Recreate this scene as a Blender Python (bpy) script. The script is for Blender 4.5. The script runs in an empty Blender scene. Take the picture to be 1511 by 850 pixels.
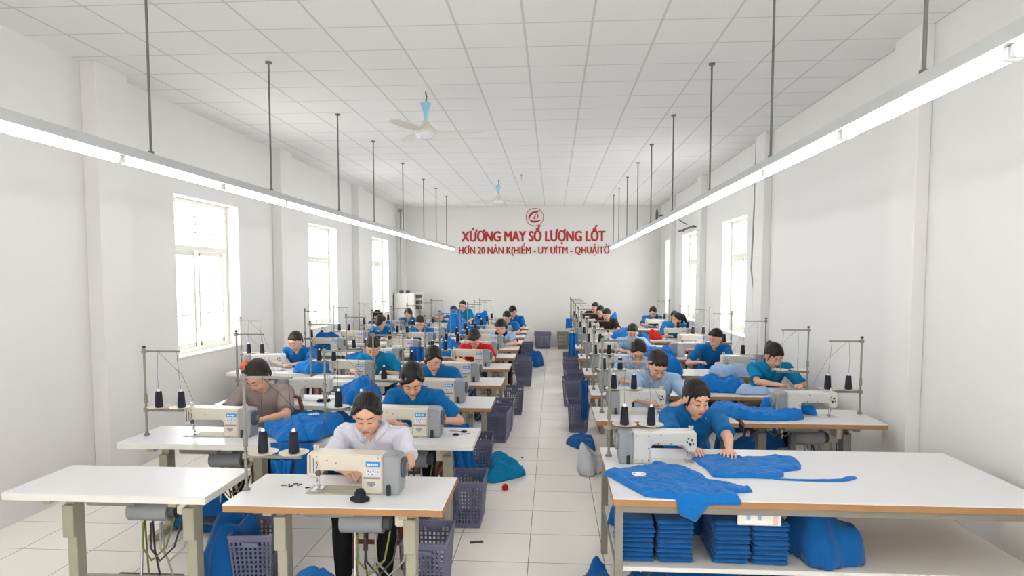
import bpy, math, random
import numpy as np
from mathutils import Vector, Matrix, noise, geometry
PI = math.pi
S = bpy.context.scene
C = S.collection
random.seed(7)
RM = 3.96            # ceiling height
XL, XR = -4.33, 2.97 # side walls
YB, YF = 18.18, -3.0 # far wall, wall behind the viewer

# ------------------------------------------------------------------ materials
def lin(c):
    return tuple(((v / 12.92) if v <= .04045 else ((v + .055) / 1.055) ** 2.4) for v in c)
def rgb(r, g, b):
    return lin((r / 255, g / 255, b / 255))
def nt(name):
    m = bpy.data.materials.new(name); m.use_nodes = True
    t = m.node_tree; b = t.nodes['Principled BSDF']
    return m, t, b
def mat(name, col, rough=.6, metal=0, var=.06, scale=12, bump=0, bscale=60, spec=.5, sheen=0):
    m, t, b = nt(name)
    N, L = t.nodes, t.links
    tc = N.new('ShaderNodeTexCoord'); n = N.new('ShaderNodeTexNoise')
    n.inputs['Scale'].default_value = scale; n.inputs['Detail'].default_value = 3
    L.new(tc.outputs['Object'], n.inputs['Vector'])
    mx = N.new('ShaderNodeMix'); mx.data_type = 'RGBA'
    mx.inputs[6].default_value = tuple(max(0, c * (1 - var)) for c in col) + (1,)
    mx.inputs[7].default_value = tuple(min(1, c * (1 + var)) for c in col) + (1,)
    L.new(n.outputs['Fac'], mx.inputs[0]); L.new(mx.outputs[2], b.inputs['Base Color'])
    b.inputs['Roughness'].default_value = rough; b.inputs['Metallic'].default_value = metal
    b.inputs['Specular IOR Level'].default_value = spec
    if sheen:
        b.inputs['Sheen Weight'].default_value = sheen; b.inputs['Sheen Roughness'].default_value = .5
    if bump:
        n2 = N.new('ShaderNodeTexNoise'); n2.inputs['Scale'].default_value = bscale
        L.new(tc.outputs['Object'], n2.inputs['Vector'])
        bp = N.new('ShaderNodeBump'); bp.inputs['Strength'].default_value = bump
        bp.inputs['Distance'].default_value = .01
        L.new(n2.outputs['Fac'], bp.inputs['Height']); L.new(bp.outputs['Normal'], b.inputs['Normal'])
    return m
def emit(name, col, st):
    m, t, b = nt(name)
    b.inputs['Base Color'].default_value = (.9, .9, .9, 1)
    b.inputs['Emission Color'].default_value = col + (1,); b.inputs['Emission Strength'].default_value = st
    return m
def grid_mat(name, col, line, dx, dy, ox, oy, wx, wy, rough, var, spec=.5, vein=0):
    m, t, b = nt(name); N, L = t.nodes, t.links
    geo = N.new('ShaderNodeNewGeometry'); sep = N.new('ShaderNodeSeparateXYZ')
    L.new(geo.outputs['Position'], sep.inputs[0])
    def M(op, a, v=None, c=None):
        q = N.new('ShaderNodeMath'); q.operation = op
        for i, x in enumerate((a, v, c)):
            if x is None: continue
            if isinstance(x, (int, float)): q.inputs[i].default_value = x
            else: L.new(x, q.inputs[i])
        return q.outputs[0]
    def line_of(out, d, o, w):
        f = M('FRACT', M('DIVIDE', M('SUBTRACT', out, o), d))
        a = M('ABSOLUTE', M('SUBTRACT', f, .5))
        return M('GREATER_THAN', a, .5 - w / d / 2)
    g = M('MAXIMUM', line_of(sep.outputs[0], dx, ox, wx), line_of(sep.outputs[1], dy, oy, wy))
    # every tile a slightly different tone
    cmb = N.new('ShaderNodeCombineXYZ')
    L.new(M('FLOOR', M('DIVIDE', M('SUBTRACT', sep.outputs[0], ox), dx)), cmb.inputs[0])
    L.new(M('FLOOR', M('DIVIDE', M('SUBTRACT', sep.outputs[1], oy), dy)), cmb.inputs[1])
    wn = N.new('ShaderNodeTexWhiteNoise'); L.new(cmb.outputs[0], wn.inputs[0])
    ns = N.new('ShaderNodeTexNoise'); ns.inputs['Scale'].default_value = 3 if vein else 1.5; ns.inputs['Detail'].default_value = 5
    L.new(geo.outputs['Position'], ns.inputs['Vector'])
    f = M('ADD', M('MULTIPLY', wn.outputs['Value'], .5), M('MULTIPLY', ns.outputs['Fac'], .5))
    mx = N.new('ShaderNodeMix'); mx.data_type = 'RGBA'
    mx.inputs[6].default_value = tuple(c * (1 - var) for c in col) + (1,)
    mx.inputs[7].default_value = tuple(min(1, c * (1 + var)) for c in col) + (1,)
    L.new(f, mx.inputs[0])
    m2 = N.new('ShaderNodeMix'); m2.data_type = 'RGBA'
    L.new(g, m2.inputs[0]); L.new(mx.outputs[2], m2.inputs[6]); m2.inputs[7].default_value = line + (1,)
    L.new(m2.outputs[2], b.inputs['Base Color'])
    b.inputs['Roughness'].default_value = rough; b.inputs['Specular IOR Level'].default_value = spec
    bp = N.new('ShaderNodeBump'); bp.inputs['Strength'].default_value = .3; bp.inputs['Distance'].default_value = .003
    bp.invert = True
    L.new(g, bp.inputs['Height']); L.new(bp.outputs['Normal'], b.inputs['Normal'])
    return m

M = {}
M['wall'] = mat('wall_paint', (.72, .71, .695), .75, var=.02, scale=2, bump=.05, bscale=90)
M['ceiling'] = grid_mat('ceiling_panel', (.77, .77, .765), (.58, .58, .58), .533, .52, -.235, 6.18, .02, .016, .9, .02, .2)
M['floor'] = grid_mat('polished_tile', (.95, .90, .835), (.30, .28, .25), .53, .50, -.165, 5.37, .006, .006, .22, .05, .5, 1)
M['frame'] = mat('window_paint', (.78, .76, .68), .5, var=.03)
M['bar'] = mat('grille_metal', (.5, .5, .48), .5, var=.05)
M['channel'] = mat('lamp_channel', (.52, .54, .55), .45, var=.04)
M['tube'] = emit('lamp_tube', (1, 1, 1), 16)
M['rod'] = mat('rod_metal', (.16, .16, .16), .5, .3)
M['lam'] = mat('white_laminate', (.73, .73, .74), .35, var=.02, scale=5)
M['wood'] = mat('edge_wood', rgb(168, 124, 80), .55, var=.16, scale=9)
M['palewood'] = mat('pale_edge', (.72, .70, .66), .5, var=.05)
M['steel'] = mat('painted_steel', rgb(166, 162, 144), .5, var=.05)
M['gsteel'] = mat('grey_steel', rgb(136, 133, 124), .5, var=.06)
M['cream'] = mat('cream_enamel', rgb(208, 200, 186), .33, var=.02)
M['wenamel'] = mat('white_enamel', rgb(204, 203, 198), .33, var=.02)
M['mgrey'] = mat('grey_plastic', rgb(143, 146, 150), .45, var=.04)
M['dgrey'] = mat('dark_grey_plastic', rgb(78, 80, 86), .5, var=.05)
M['black'] = mat('black_plastic', (.02, .02, .022), .45)
M['chrome'] = mat('chrome', (.6, .6, .6), .25, .9)
M['plate'] = mat('blue_plate', rgb(38, 140, 215), .4, var=.04)
M['white'] = mat('white_print', (.85, .85, .86), .5, var=.01)
M['sticker'] = mat('pale_sticker', rgb(214, 214, 226), .5, var=.03)
M['ink'] = mat('violet_ink', rgb(120, 120, 190), .5)
M['thread'] = mat('black_thread', rgb(30, 32, 46), .85, bump=.6, bscale=300)
M['tray'] = mat('tray_plastic', rgb(216, 208, 192), .45, var=.03)
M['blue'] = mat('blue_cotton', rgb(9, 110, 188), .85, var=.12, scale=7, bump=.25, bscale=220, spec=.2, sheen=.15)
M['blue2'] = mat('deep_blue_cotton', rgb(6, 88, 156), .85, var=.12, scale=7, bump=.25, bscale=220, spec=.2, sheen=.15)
M['teal'] = mat('teal_cotton', rgb(8, 128, 178), .85, var=.1, scale=7, bump=.25, bscale=220, spec=.2)
M['lblue'] = mat('pale_blue_cotton', rgb(160, 188, 222), .85, var=.06, bump=.25, bscale=220, spec=.2)
M['polo'] = mat('polo_cotton', rgb(4, 102, 168), .85, var=.1, scale=9, bump=.3, bscale=240, spec=.2, sheen=.1)
M['wshirt'] = mat('white_cotton', rgb(218, 218, 232), .85, var=.03, bump=.25, bscale=220, spec=.2)
M['grey'] = mat('taupe_cotton', rgb(150, 135, 132), .85, var=.06, bump=.25, bscale=220, spec=.2)
M['red'] = mat('red_cotton', rgb(196, 34, 38), .85, var=.08, bump=.2, spec=.2)
M['rust'] = mat('rust_cloth', rgb(176, 76, 52), .85, var=.15, bump=.2, spec=.2)
M['dark'] = mat('dark_brown_cotton', rgb(62, 44, 42), .9, var=.1, spec=.2)
M['pants'] = mat('black_cotton', (.012, .012, .014), .9, spec=.2)
M['navy'] = mat('navy_denim', rgb(26, 40, 70), .9, spec=.2)
M['skin'] = mat('skin', rgb(220, 172, 146), .55, var=.05, scale=20, spec=.4)
M['skin'].node_tree.nodes['Principled BSDF'].inputs['Subsurface Weight'].default_value = .08
M['skin'].node_tree.nodes['Principled BSDF'].inputs['Subsurface Radius'].default_value = (.02, .008, .004)
M['lip'] = mat('lip', rgb(176, 92, 86), .5)
M['brow'] = mat('brow', rgb(52, 38, 34), .8)
M['hair'] = mat('hair', (.010, .008, .0075), .5, var=.3, scale=30, spec=.35)
M['brhair'] = mat('brown_hair', (.020, .013, .010), .5, var=.3, scale=30, spec=.35)
M['basket'] = mat('grey_blue_plastic', rgb(104, 106, 134), .42, var=.05)
M['basket2'] = mat('olive_plastic', rgb(128, 128, 112), .5, var=.05)
M['stool'] = mat('red_brown_wood', rgb(116, 60, 48), .5, var=.15)
M['fanblue'] = mat('fan_blue', rgb(150, 205, 222), .45)
M['fanwhite'] = mat('fan_cream', rgb(222, 218, 208), .45)
M['redpaint'] = mat('red_lettering', rgb(176, 44, 44), .6, var=.06)
M['notice'] = mat('notice_pink', rgb(236, 190, 192), .6, var=.03)
M['bag'] = mat('clear_plastic_bag', rgb(205, 206, 212), .25, var=.05)
M['paper'] = mat('paper', rgb(236, 232, 226), .7, var=.03)
M['pink'] = mat('pink_plastic', rgb(222, 70, 110), .5)
M['cable'] = mat('grey_cable', rgb(150, 148, 140), .5)
M['dcable'] = mat('black_cable', (.03, .03, .03), .5)
M['gcable'] = mat('yellow_green_cable', rgb(112, 124, 58), .5)
M['dome'] = mat('opal_dome', (.82, .84, .86), .25, var=.01)
gm, gt, gb = nt('window_glass')
mixs = gt.nodes.new('ShaderNodeMixShader'); tr = gt.nodes.new('ShaderNodeBsdfTransparent'); gl = gt.nodes.new('ShaderNodeBsdfGlossy')
gl.inputs['Roughness'].default_value = .05; mixs.inputs[0].default_value = .06; tr.inputs[0].default_value = (.97, .98, .98, 1)
gt.links.new(tr.outputs[0], mixs.inputs[1]); gt.links.new(gl.outputs[0], mixs.inputs[2])
gt.links.new(mixs.outputs[0], gt.nodes['Material Output'].inputs[0])
M['glass'] = gm

# ------------------------------------------------------------------ mesh builder
class MB:
    def __init__(s): s.v, s.f, s.m, s.cur = [], [], [], 0
    def add(s, vs, fs, m=None):
        o = len(s.v); s.v += [tuple(p) for p in vs]
        s.f += [tuple(i + o for i in f) for f in fs]; s.m += [s.cur if m is None else m] * len(fs)
        return s
    def box(s, c, d, b=0, m=None, R=None):
        hx, hy, hz = d[0] / 2, d[1] / 2, d[2] / 2
        b = min(b, hx * .49, hy * .49, hz * .49)
        P = []
        if b <= 0:
            for z in (-1, 1):
                for y in (-1, 1):
                    for x in (-1, 1): P.append((x * hx, y * hy, z * hz))
            F = [(0, 2, 3, 1), (4, 5, 7, 6), (0, 1, 5, 4), (2, 6, 7, 3), (0, 4, 6, 2), (1, 3, 7, 5)]
        else:
            idx = {}
            for sx in (-1, 1):
                for sy in (-1, 1):
                    for sz in (-1, 1):
                        for a in range(3):
                            h = [hx - b, hy - b, hz - b]; h[a] += b
                            idx[(sx, sy, sz, a)] = len(P); P.append((sx * h[0], sy * h[1], sz * h[2]))
            F = []
            for a in range(3):
                u, w = (a + 1) % 3, (a + 2) % 3
                for sg in (-1, 1):
                    q = []
                    for (p, r) in ((-1, -1), (1, -1), (1, 1), (-1, 1)):
                        k = [0, 0, 0]; k[a] = sg; k[u] = p; k[w] = r; q.append(idx[(k[0], k[1], k[2], a)])
                    F.append(tuple(q if sg > 0 else q[::-1]))
            for a in range(3):
                u, w = (a + 1) % 3, (a + 2) % 3
                for p in (-1, 1):
                    for r in (-1, 1):
                        k1 = [0, 0, 0]; k2 = [0, 0, 0]; k1[a] = -1; k2[a] = 1
                        k1[u] = k2[u] = p; k1[w] = k2[w] = r
                        q = (idx[tuple(k1) + (u,)], idx[tuple(k2) + (u,)], idx[tuple(k2) + (w,)], idx[tuple(k1) + (w,)])
                        F.append(q if p * r > 0 else q[::-1])
            for sx in (-1, 1):
                for sy in (-1, 1):
                    for sz in (-1, 1):
                        q = tuple(idx[(sx, sy, sz, a)] for a in range(3))
                        F.append(q if sx * sy * sz > 0 else q[::-1])
        c = Vector(c)
        s.add([(c + (R @ Vector(p) if R else Vector(p))) for p in P], F, m); return s
    def cyl(s, a, b, r, r2=None, n=12, m=None, cap=True, sq=1.0):
        a, b = Vector(a), Vector(b); r2 = r if r2 is None else r2
        d = (b - a)
        if d.length < 1e-6: return s
        q = d.to_track_quat('Z', 'Y')
        P = []
        for c, rr in ((a, r), (b, r2)):
            for i in range(n):
                t = 2 * PI * i / n; P.append(c + q @ Vector((rr * math.cos(t), rr * math.sin(t) * sq, 0)))
        F = [(i, (i + 1) % n, n + (i + 1) % n, n + i) for i in range(n)]
        if cap: F += [tuple(range(n))[::-1], tuple(range(n, 2 * n))]
        s.add(P, F, m); return s
    def lathe(s, c, prof, n=16, m=None, R=None):
        c = Vector(c); P = []; F = []
        for r, z in prof:
            for i in range(n):
                t = 2 * PI * i / n; p = Vector((r * math.cos(t), r * math.sin(t), z)); P.append(c + (R @ p if R else p))
        for k in range(len(prof) - 1):
            for i in range(n):
                j = (i + 1) % n; F.append((k * n + i, k * n + j, (k + 1) * n + j, (k + 1) * n + i))
        F += [tuple(range(n))[::-1], tuple(range((len(prof) - 1) * n, len(prof) * n))]
        s.add(P, F, m); return s
    def tube(s, pts, r, n=8, m=None, rr=None, cap=True):
        pts = [Vector(p) for p in pts]; P = []; F = []; prev = None
        for k, p in enumerate(pts):
            d = (pts[min(k + 1, len(pts) - 1)] - pts[max(k - 1, 0)]).normalized()
            if prev is None:
                u = d.orthogonal().normalized()
            else:
                u = (prev - d * prev.dot(d)).normalized()
            prev = u; w = d.cross(u); R_ = rr[k] if rr else r
            for i in range(n):
                t = 2 * PI * i / n; P.append(p + u * (R_ * math.cos(t)) + w * (R_ * math.sin(t)))
        for k in range(len(pts) - 1):
            for i in range(n):
                j = (i + 1) % n; F.append((k * n + i, k * n + j, (k + 1) * n + j, (k + 1) * n + i))
        if cap: F += [tuple(range(n))[::-1], tuple(range((len(pts) - 1) * n, len(pts) * n))]
        s.add(P, F, m); return s
    def ell(s, c, r, R=None, nu=16, nv=10, m=None):
        c = Vector(c); P = []; F = []
        for k in range(nv + 1):
            ph = -PI / 2 + PI * k / nv
            if k in (0, nv):
                p = Vector((0, 0, r[2] * math.sin(ph))); P.append(c + (R @ p if R else p)); continue
            for i in range(nu):
                t = 2 * PI * i / nu
                p = Vector((r[0] * math.cos(ph) * math.cos(t), r[1] * math.cos(ph) * math.sin(t), r[2] * math.sin(ph)))
                P.append(c + (R @ p if R else p))
        def ix(k, i):
            if k == 0: return 0
            if k == nv: return 1 + (nv - 1) * nu
            return 1 + (k - 1) * nu + i % nu
        for k in range(nv):
            for i in range(nu):
                if k == 0: F.append((0, ix(1, i + 1), ix(1, i)))
                elif k == nv - 1: F.append((ix(k, i), ix(k, i + 1), ix(nv, 0)))
                else: F.append((ix(k, i), ix(k, i + 1), ix(k + 1, i + 1), ix(k + 1, i)))
        s.add(P, F, m); return s
    def cap(s, a, b, r, r2=None, n=14):   # capsule
        r2 = r if r2 is None else r2
        s.cyl(a, b, r, r2, n); s.ell(a, (r,) * 3, None, n, 8); s.ell(b, (r2,) * 3, None, n, 8); return s
    def loft(s, rings, n=24, m=None):   # (centre, rx, ry, tilt about x)
        P = []; F = []
        for c, rx, ry, t in rings:
            c = Vector(c); R = Matrix.Rotation(t, 3, 'X')
            for i in range(n):
                a = 2 * PI * i / n; ca, sa = math.cos(a), math.sin(a)
                e = .8
                P.append(c + R @ Vector((rx * abs(ca) ** e * (1 if ca > 0 else -1), ry * abs(sa) ** e * (1 if sa > 0 else -1), 0)))
        for k in range(len(rings) - 1):
            for i in range(n):
                j = (i + 1) % n; F.append((k * n + i, k * n + j, (k + 1) * n + j, (k + 1) * n + i))
        F += [tuple(range(n))[::-1], tuple(range((len(rings) - 1) * n, len(rings) * n))]
        s.add(P, F, m); return s
    def prism(s, poly, y0, y1, m=None, b=0):   # polygon in x,z extruded along y
        n = len(poly)
        P = [(x, y0, z) for x, z in poly] + [(x, y1, z) for x, z in poly]
        F = [(i, (i + 1) % n, n + (i + 1) % n, n + i) for i in range(n)] + [tuple(range(n))[::-1], tuple(range(n, 2 * n))]
        s.add(P, F, m); return s
    def mesh(s, name, smooth=40):
        me = bpy.data.meshes.new(name); me.from_pydata(s.v, [], s.f); me.update()
        if s.m: me.polygons.foreach_set('material_index', s.m)
        if smooth:
            me.polygons.foreach_set('use_smooth', [True] * len(me.polygons))
            me.set_sharp_from_angle(angle=math.radians(smooth))
        return me
    def build(s, name, mats, parent=None, smooth=40):
        me = s.mesh(name, smooth)
        for q in (mats if isinstance(mats, (list, tuple)) else [mats]): me.materials.append(M[q] if isinstance(q, str) else q)
        o = bpy.data.objects.new(name, me); C.objects.link(o)
        if parent: o.parent = parent
        return o

def fixn(o):
    import bmesh
    bm = bmesh.new(); bm.from_mesh(o.data); bmesh.ops.recalc_face_normals(bm, faces=bm.faces); bm.to_mesh(o.data); bm.free(); return o
def tag(o, label=None, cat=None, group=None, kind=None):
    for k, v in (('label', label), ('category', cat), ('group', group), ('kind', kind)):
        if v: o[k] = v
    return o
def thing(name, label, cat, loc=(0, 0, 0), rz=0, group=None):
    o = bpy.data.objects.new(name, None); C.objects.link(o); o.empty_display_size = .1
    o.location = loc; o.rotation_euler = (0, 0, rz); return tag(o, label, cat, group)
def copy_tree(o, parent=None):
    c = o.copy(); C.objects.link(c); c.parent = parent
    for ch in [x for x in o.children]: copy_tree(ch, c)
    return c
def place(proto, used, loc, rz, label, group, scale=None):
    o = proto if not used[0] else copy_tree(proto)
    used[0] = True
    o.location = loc; o.rotation_euler = (0, 0, rz); o['label'] = label
    if group: o['group'] = group
    if scale: o.scale = scale
    return o
ORD = ['nearest', 'second', 'third', 'fourth', 'fifth', 'sixth', 'seventh', 'eighth', 'ninth', 'tenth', 'eleventh', 'twelfth', 'thirteenth']
def nth(i): return ORD[i] if i else 'nearest'
ROWN = {'A': 'left of the aisle', 'B': 'in the middle left row', 'C': 'along the left wall', 'D': 'right of the aisle', 'E': 'along the right wall'}

# ------------------------------------------------------------------ the room
def struct(name, mb, m, smooth=0, parent=None):
    o = mb.build(name, m, parent, smooth)
    if parent is None: o['kind'] = 'structure'
    return o
struct('floor', MB().box(((XL + XR) / 2, (YB + YF) / 2, -.1), (XR - XL + 1, YB - YF + 1, .2)), 'floor')
struct('ceiling', MB().box(((XL + XR) / 2, (YB + YF) / 2, RM + .1), (XR - XL + 1, YB - YF + 1, .2)), 'ceiling')
struct('wall_back', MB().box(((XL + XR) / 2, YB + .12, RM / 2), (XR - XL + .8, .24, RM)), 'wall')
FILL_WIN = [(-3.0, -1.5), (.4, 1.9)]      # unseen windows added behind the viewer to brighten floor and far wall
fm_ = MB(); xx = XL - .4
for a, b in FILL_WIN + [(XR + .4, XR + .4)]:
    fm_.box(((xx + a) / 2, YF - .12, RM / 2), (a - xx, .24, RM))
    if b > a:
        fm_.box(((a + b) / 2, YF - .12, .45), (b - a, .24, .9)); fm_.box(((a + b) / 2, YF - .12, (3.1 + RM) / 2), (b - a, .24, RM - 3.1))
    xx = b
struct('wall_front', fm_, 'wall')
for i, (a, b) in enumerate(FILL_WIN):
    e = bpy.data.objects.new('window_%d' % (9 + i), None); C.objects.link(e); e['kind'] = 'structure'; e.location = ((a + b) / 2, YF - .12, .9)  # added window, out of view, lets in fill daylight
    f_ = MB(); w_ = b - a
    for x in (-w_ / 2 + .03, -w_ / 6, w_ / 6, w_ / 2 - .03): f_.box((x, 0, 1.1), (.06, .07, 2.2), .005)
    for z in (.03, 1.5, 2.17): f_.box((0, 0, z), (w_, .06, .06), .005)
    f_.build('window_frame', 'frame', e); MB().box((0, .0, 1.1), (w_ - .05, .006, 2.15)).build('pane', 'glass', e)
WZ0, WZM, WZ1 = 1.05, 2.34, 2.94
LW = [(7.17, 8.67), (11.22, 12.72), (15.27, 16.77)]     # window openings along the left wall
LW0 = [(-.9, .6)]
RWn = [(10.15, 11.6), (13.65, 15.1), (16.25, 17.3)]
def side_wall(name, x, sgn, wins):
    mb = MB(); t = .26; cx = x + sgn * t / 2; y = YF
    for a, b in sorted(wins) + [(YB, YB)]:
        mb.box((cx, (y + a) / 2, RM / 2), (t, a - y, RM))
        if b > a:
            mb.box((cx, (a + b) / 2, WZ0 / 2), (t, b - a, WZ0))
            mb.box((cx, (a + b) / 2, (WZ1 + RM) / 2), (t, b - a, RM - WZ1))
        y = b
    return struct(name, mb, 'wall')
side_wall('wall_left', XL, -1, LW0 + LW)
side_wall('wall_right', XR, 1, [(-.9, .6)] + RWn)
def pillar(n, x, sgn, y, d=.16, w=.45):
    struct(n, MB().box((x + sgn * d / 2, y + w / 2, RM / 2), (d, w, RM), .006), 'wall')
k = 1
for y in (-2.0, 1.75, 5.75, 9.75, 13.73, 17.73):
    pillar('trim_%d' % k, XL, 1, y, .15, .45); k += 1
for y in (-2.3, 1.6, 5.35, 9.06, 12.81, 16.0):
    pillar('trim_%d' % k, XR, -1, y, .11, .38 if y < 15 else .2); k += 1
def window(n, x, sgn, a, b, ajar=True):
    """sgn: outward direction"""
    px = x + sgn * .2
    w = b - a
    e = bpy.data.objects.new('window_%d' % n, None); C.objects.link(e); e['kind'] = 'structure'; e.location = (px, (a + b) / 2, WZ0)
    H1 = WZM - WZ0; H2 = WZ1 - WZM
    f = MB()
    for s_ in (-1, 1): f.box((0, s_ * (w / 2 - .03), (WZ1 - WZ0) / 2), (.07, .06, WZ1 - WZ0), .006)
    for z in (.03, H1, WZ1 - WZ0 - .03): f.box((0, 0, z), (.07, w - .12, .07 if z == H1 else .06), .006)
    f.box((0, 0, H1 + H2 / 2), (.035, .03, H2 - .06)); f.box((0, w * .24, H1 + H2 / 2), (.03, .02, H2 - .06)); f.box((0, -w * .24, H1 + H2 / 2), (.03, .02, H2 - .06))
    f.build('window_frame', 'frame', e)
    g = MB()
    for i in range(5): g.cyl((-sgn * .045, -w / 2 + .06, H1 + .1 + i * .1), (-sgn * .045, w / 2 - .06, H1 + .1 + i * .1), .006, n=6)
    g.build('grille', 'bar', e)
    s2 = MB()
    for yy in (-.30 * w / 1.5 * 1.15, .30 * w / 1.5 * 1.15):
        for s_ in (-1, 1): s2.box((0, yy + s_ * .29, H1 / 2), (.04, .05, H1 - .1), .004)
        for z in (.08, H1 - .06): s2.box((0, yy, z), (.04, .6, .06), .004)
        s2.box((0, yy, H1 * .36), (.02, .56, .02))
    s2.build('casement', 'frame', e)
    p = MB(); p.box((sgn * .005, 0, H1 / 2), (.006, w - .12, H1 - .06)); p.box((sgn * .005, 0, H1 + H2 / 2), (.006, w - .12, H2 - .06))
    p.build('pane', 'glass', e)
    sl = MB(); sl.box((-sgn * .1, 0, -.012), (.24, w + .1, .03), .006); sl.build('window_sill', 'wall', e)
n = 1
for a, b in LW0 + LW: window(n, XL, -1, a, b); n += 1
for a, b in [(-.9, .6)] + RWn: window(n, XR, 1, a, b); n += 1

# ------------------------------------------------------------------ hanging lights
def light_row(x, y0, y1, rods, label):
    t = thing('hanging_light', label, 'light', (x, (y0 + y1) / 2, 2.72), group='hanging tube light rows')
    ym = (y0 + y1) / 2; L = y1 - y0
    m = MB(); m.prism([(-.05, 0), (.05, 0), (.028, .065), (-.028, .065)], -L / 2, L / 2)
    m.build('channel', 'channel', t, 0)
    yy = y1 - .02; k = 0
    while yy - 1.2 > y0 - .5:
        a, b = yy - 1.2, yy
        for e_ in (a + .02, b - .02): MB().box((0, e_ - ym, -.022), (.05, .028, .045), .004).build('lamp_holder', 'white', t)
        u = MB(); u.cyl((0, a + .035 - ym, -.026), (0, b - .035 - ym, -.026), .019, n=12); u.build('lamp_tube', 'tube', t)
        yy -= 1.2
    for r in rods:
        q = MB(); q.cyl((0, r - ym, .06), (0, r - ym, RM - 2.72), .0085, n=8); q.cyl((0, r - ym, .06), (0, r - ym, .085), .018, n=8)
        q.cyl((0, r - ym, RM - 2.735), (0, r - ym, RM - 2.72), .03, n=10)
        q.build('hanging_rod', 'rod', t)
light_row(-2.62, .2, 17.0, [2.2, 4.1, 5.9, 7.8, 9.36, 11.2, 13.0, 14.4, 15.8], 'long row of white fluorescent tubes hanging on rods above the left tables')
light_row(1.46, .2, 16.6, [1.0, 2.7, 4.5, 6.2, 8.1, 9.85, 11.4, 13.0, 14.6, 15.85], 'long row of white fluorescent tubes hanging on rods above the right tables')

# ------------------------------------------------------------------ ceiling fans
def fan(x, y, rz, label, drop=.48):
    t = thing('ceiling_fan', label, 'ceiling fan', (x, y, RM), rz, 'ceiling fans')
    MB().tube([(0, 0, 0), (.012, 0, -.05), (.0, 0, -.12)], .008).build('hook', 'rod', t)
    MB().lathe((0, 0, 0), [(.012, -.30), (.018, -.28), (.03, -.2), (.055, -.13), (.06, -.12), (.01, -.118)][::-1], 16).build('canopy', 'fanblue', t)
    MB().lathe((0, 0, 0), [(.02, -.29), (.04, -.32), (.07, -.37), (.11, -.40), (.115, -.42), (.09, -.435)], 20).build('motor_housing', 'fanwhite', t)
    MB().lathe((0, 0, 0), [(.10, -.43), (.112, -.45), (.09, -.475), (.05, -.49), (.005, -.495)], 20).build('bottom_cover', 'dome', t)
    for k in range(3):
        a = k * 2 * PI / 3; R = Matrix.Rotation(a, 4, 'Z')
        m = MB()
        for i, (r0, w0) in enumerate([(.14, .03), (.22, .055), (.4, .062), (.56, .055), (.60, .03)]):
            pass
        pr = [(.10, .02), (.2, .05), (.35, .06), (.55, .055), (.60, .03)]
        V = []; 
        for r0, w0 in pr:
            for s_ in (-1, 1):
                for dz in (0, .004): V.append(R @ Vector((r0, s_ * w0, -.42 + s_ * w0 * .25 + dz)))
        F = []
        for i in range(len(pr) - 1):
            o = i * 4; q = o + 4
            F += [(o, o + 2, q + 2, q), (o + 1, q + 1, q + 3, o + 3), (o, q, q + 1, o + 1), (o + 2, o + 3, q + 3, q + 2)]
        F += [(0, 1, 3, 2), (16, 18, 19, 17)]
        m.add(V, F); m.build('blade', 'fanwhite', t, 20)
    return t
fan(-1.37, 6.95, .12, 'white ceiling fan with pale blue canopy hanging above the near tables')
fan(-1.12, 13.2, .5, 'small far ceiling fan with pale blue canopy near the lettered wall')
h = MB(); h.cyl((-.62, 12.6, RM), (-.62, 12.6, RM - .03), .03); h.cyl((-.62, 12.6, RM - .03), (-.62, 12.6, RM - .1), .01)
tag(h.build('ceiling_hook', 'bar'), 'small empty metal hook on the ceiling right of the far fan', 'hook')

# ------------------------------------------------------------------ lettering on the far wall
def text_mesh(txt, name, parent, x0, x1, z0, z1, y, matn, bold=.012):
    cu = bpy.data.curves.new(name, 'FONT'); cu.body = txt; cu.size = 1; cu.extrude = .003; cu.offset = .001; cu.resolution_u = 4
    ob = bpy.data.objects.new(name, cu); C.objects.link(ob)
    bpy.context.view_layer.update(); dg = bpy.context.evaluated_depsgraph_get()
    me = bpy.data.meshes.new_from_object(ob.evaluated_get(dg)); bpy.data.objects.remove(ob)
    co = np.empty(len(me.vertices) * 3); me.vertices.foreach_get('co', co); co = co.reshape(-1, 3)
    mn, mx = co.min(0), co.max(0)
    cap = .729 if True else 0
    sx = (x1 - x0) / (mx[0] - mn[0]); sz = (z1 - z0) / .70
    out = np.stack([x0 + (co[:, 0] - mn[0]) * sx, y - (co[:, 2] - mn[2]) * .8, z0 + co[:, 1] * sz], 1)
    me.vertices.foreach_set('co', out.ravel()); me.update()
    import bmesh
    bm = bmesh.new(); bm.from_mesh(me)      # heavier strokes: the outline repeated a little to each side
    g0 = bm.verts[:] + bm.edges[:] + bm.faces[:]
    for k_, (dx, dz) in enumerate(((bold, 0), (-bold, 0), (bold * .5, bold * .45), (-bold * .5, -bold * .45), (bold * .5, -bold * .45), (-bold * .5, bold * .45))):
        r = bmesh.ops.duplicate(bm, geom=g0); bmesh.ops.translate(bm, vec=(dx, -.001 * (k_ + 1), dz), verts=[v for v in r['geom'] if isinstance(v, bmesh.types.BMVert)])
    bm.to_mesh(me); bm.free(); me.materials.clear(); me.materials.append(M[matn])
    o = bpy.data.objects.new(name, me); C.objects.link(o)
    if parent: o.parent = parent
    return o
sg = thing('wall_sign', 'large red painted lettering and round logo on the far white wall', 'sign', (0, 0, 0))
text_mesh('XỬƠNG MAY SỐ LƯỢNG LỐT', 'upper_text_line', sg, -2.58, 1.44, 2.985, 3.26, YB - .001, 'redpaint', .016)
text_mesh('HƠN 20 NẢN K(HIẾM - UY UÌTM - QHUẬITỜ', 'lower_text_line', sg, -2.66, 1.56, 2.63, 2.83, YB - .001, 'redpaint', .009)
lg = MB(); cx, cz, yy = -.52, 3.65, YB - .006
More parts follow.
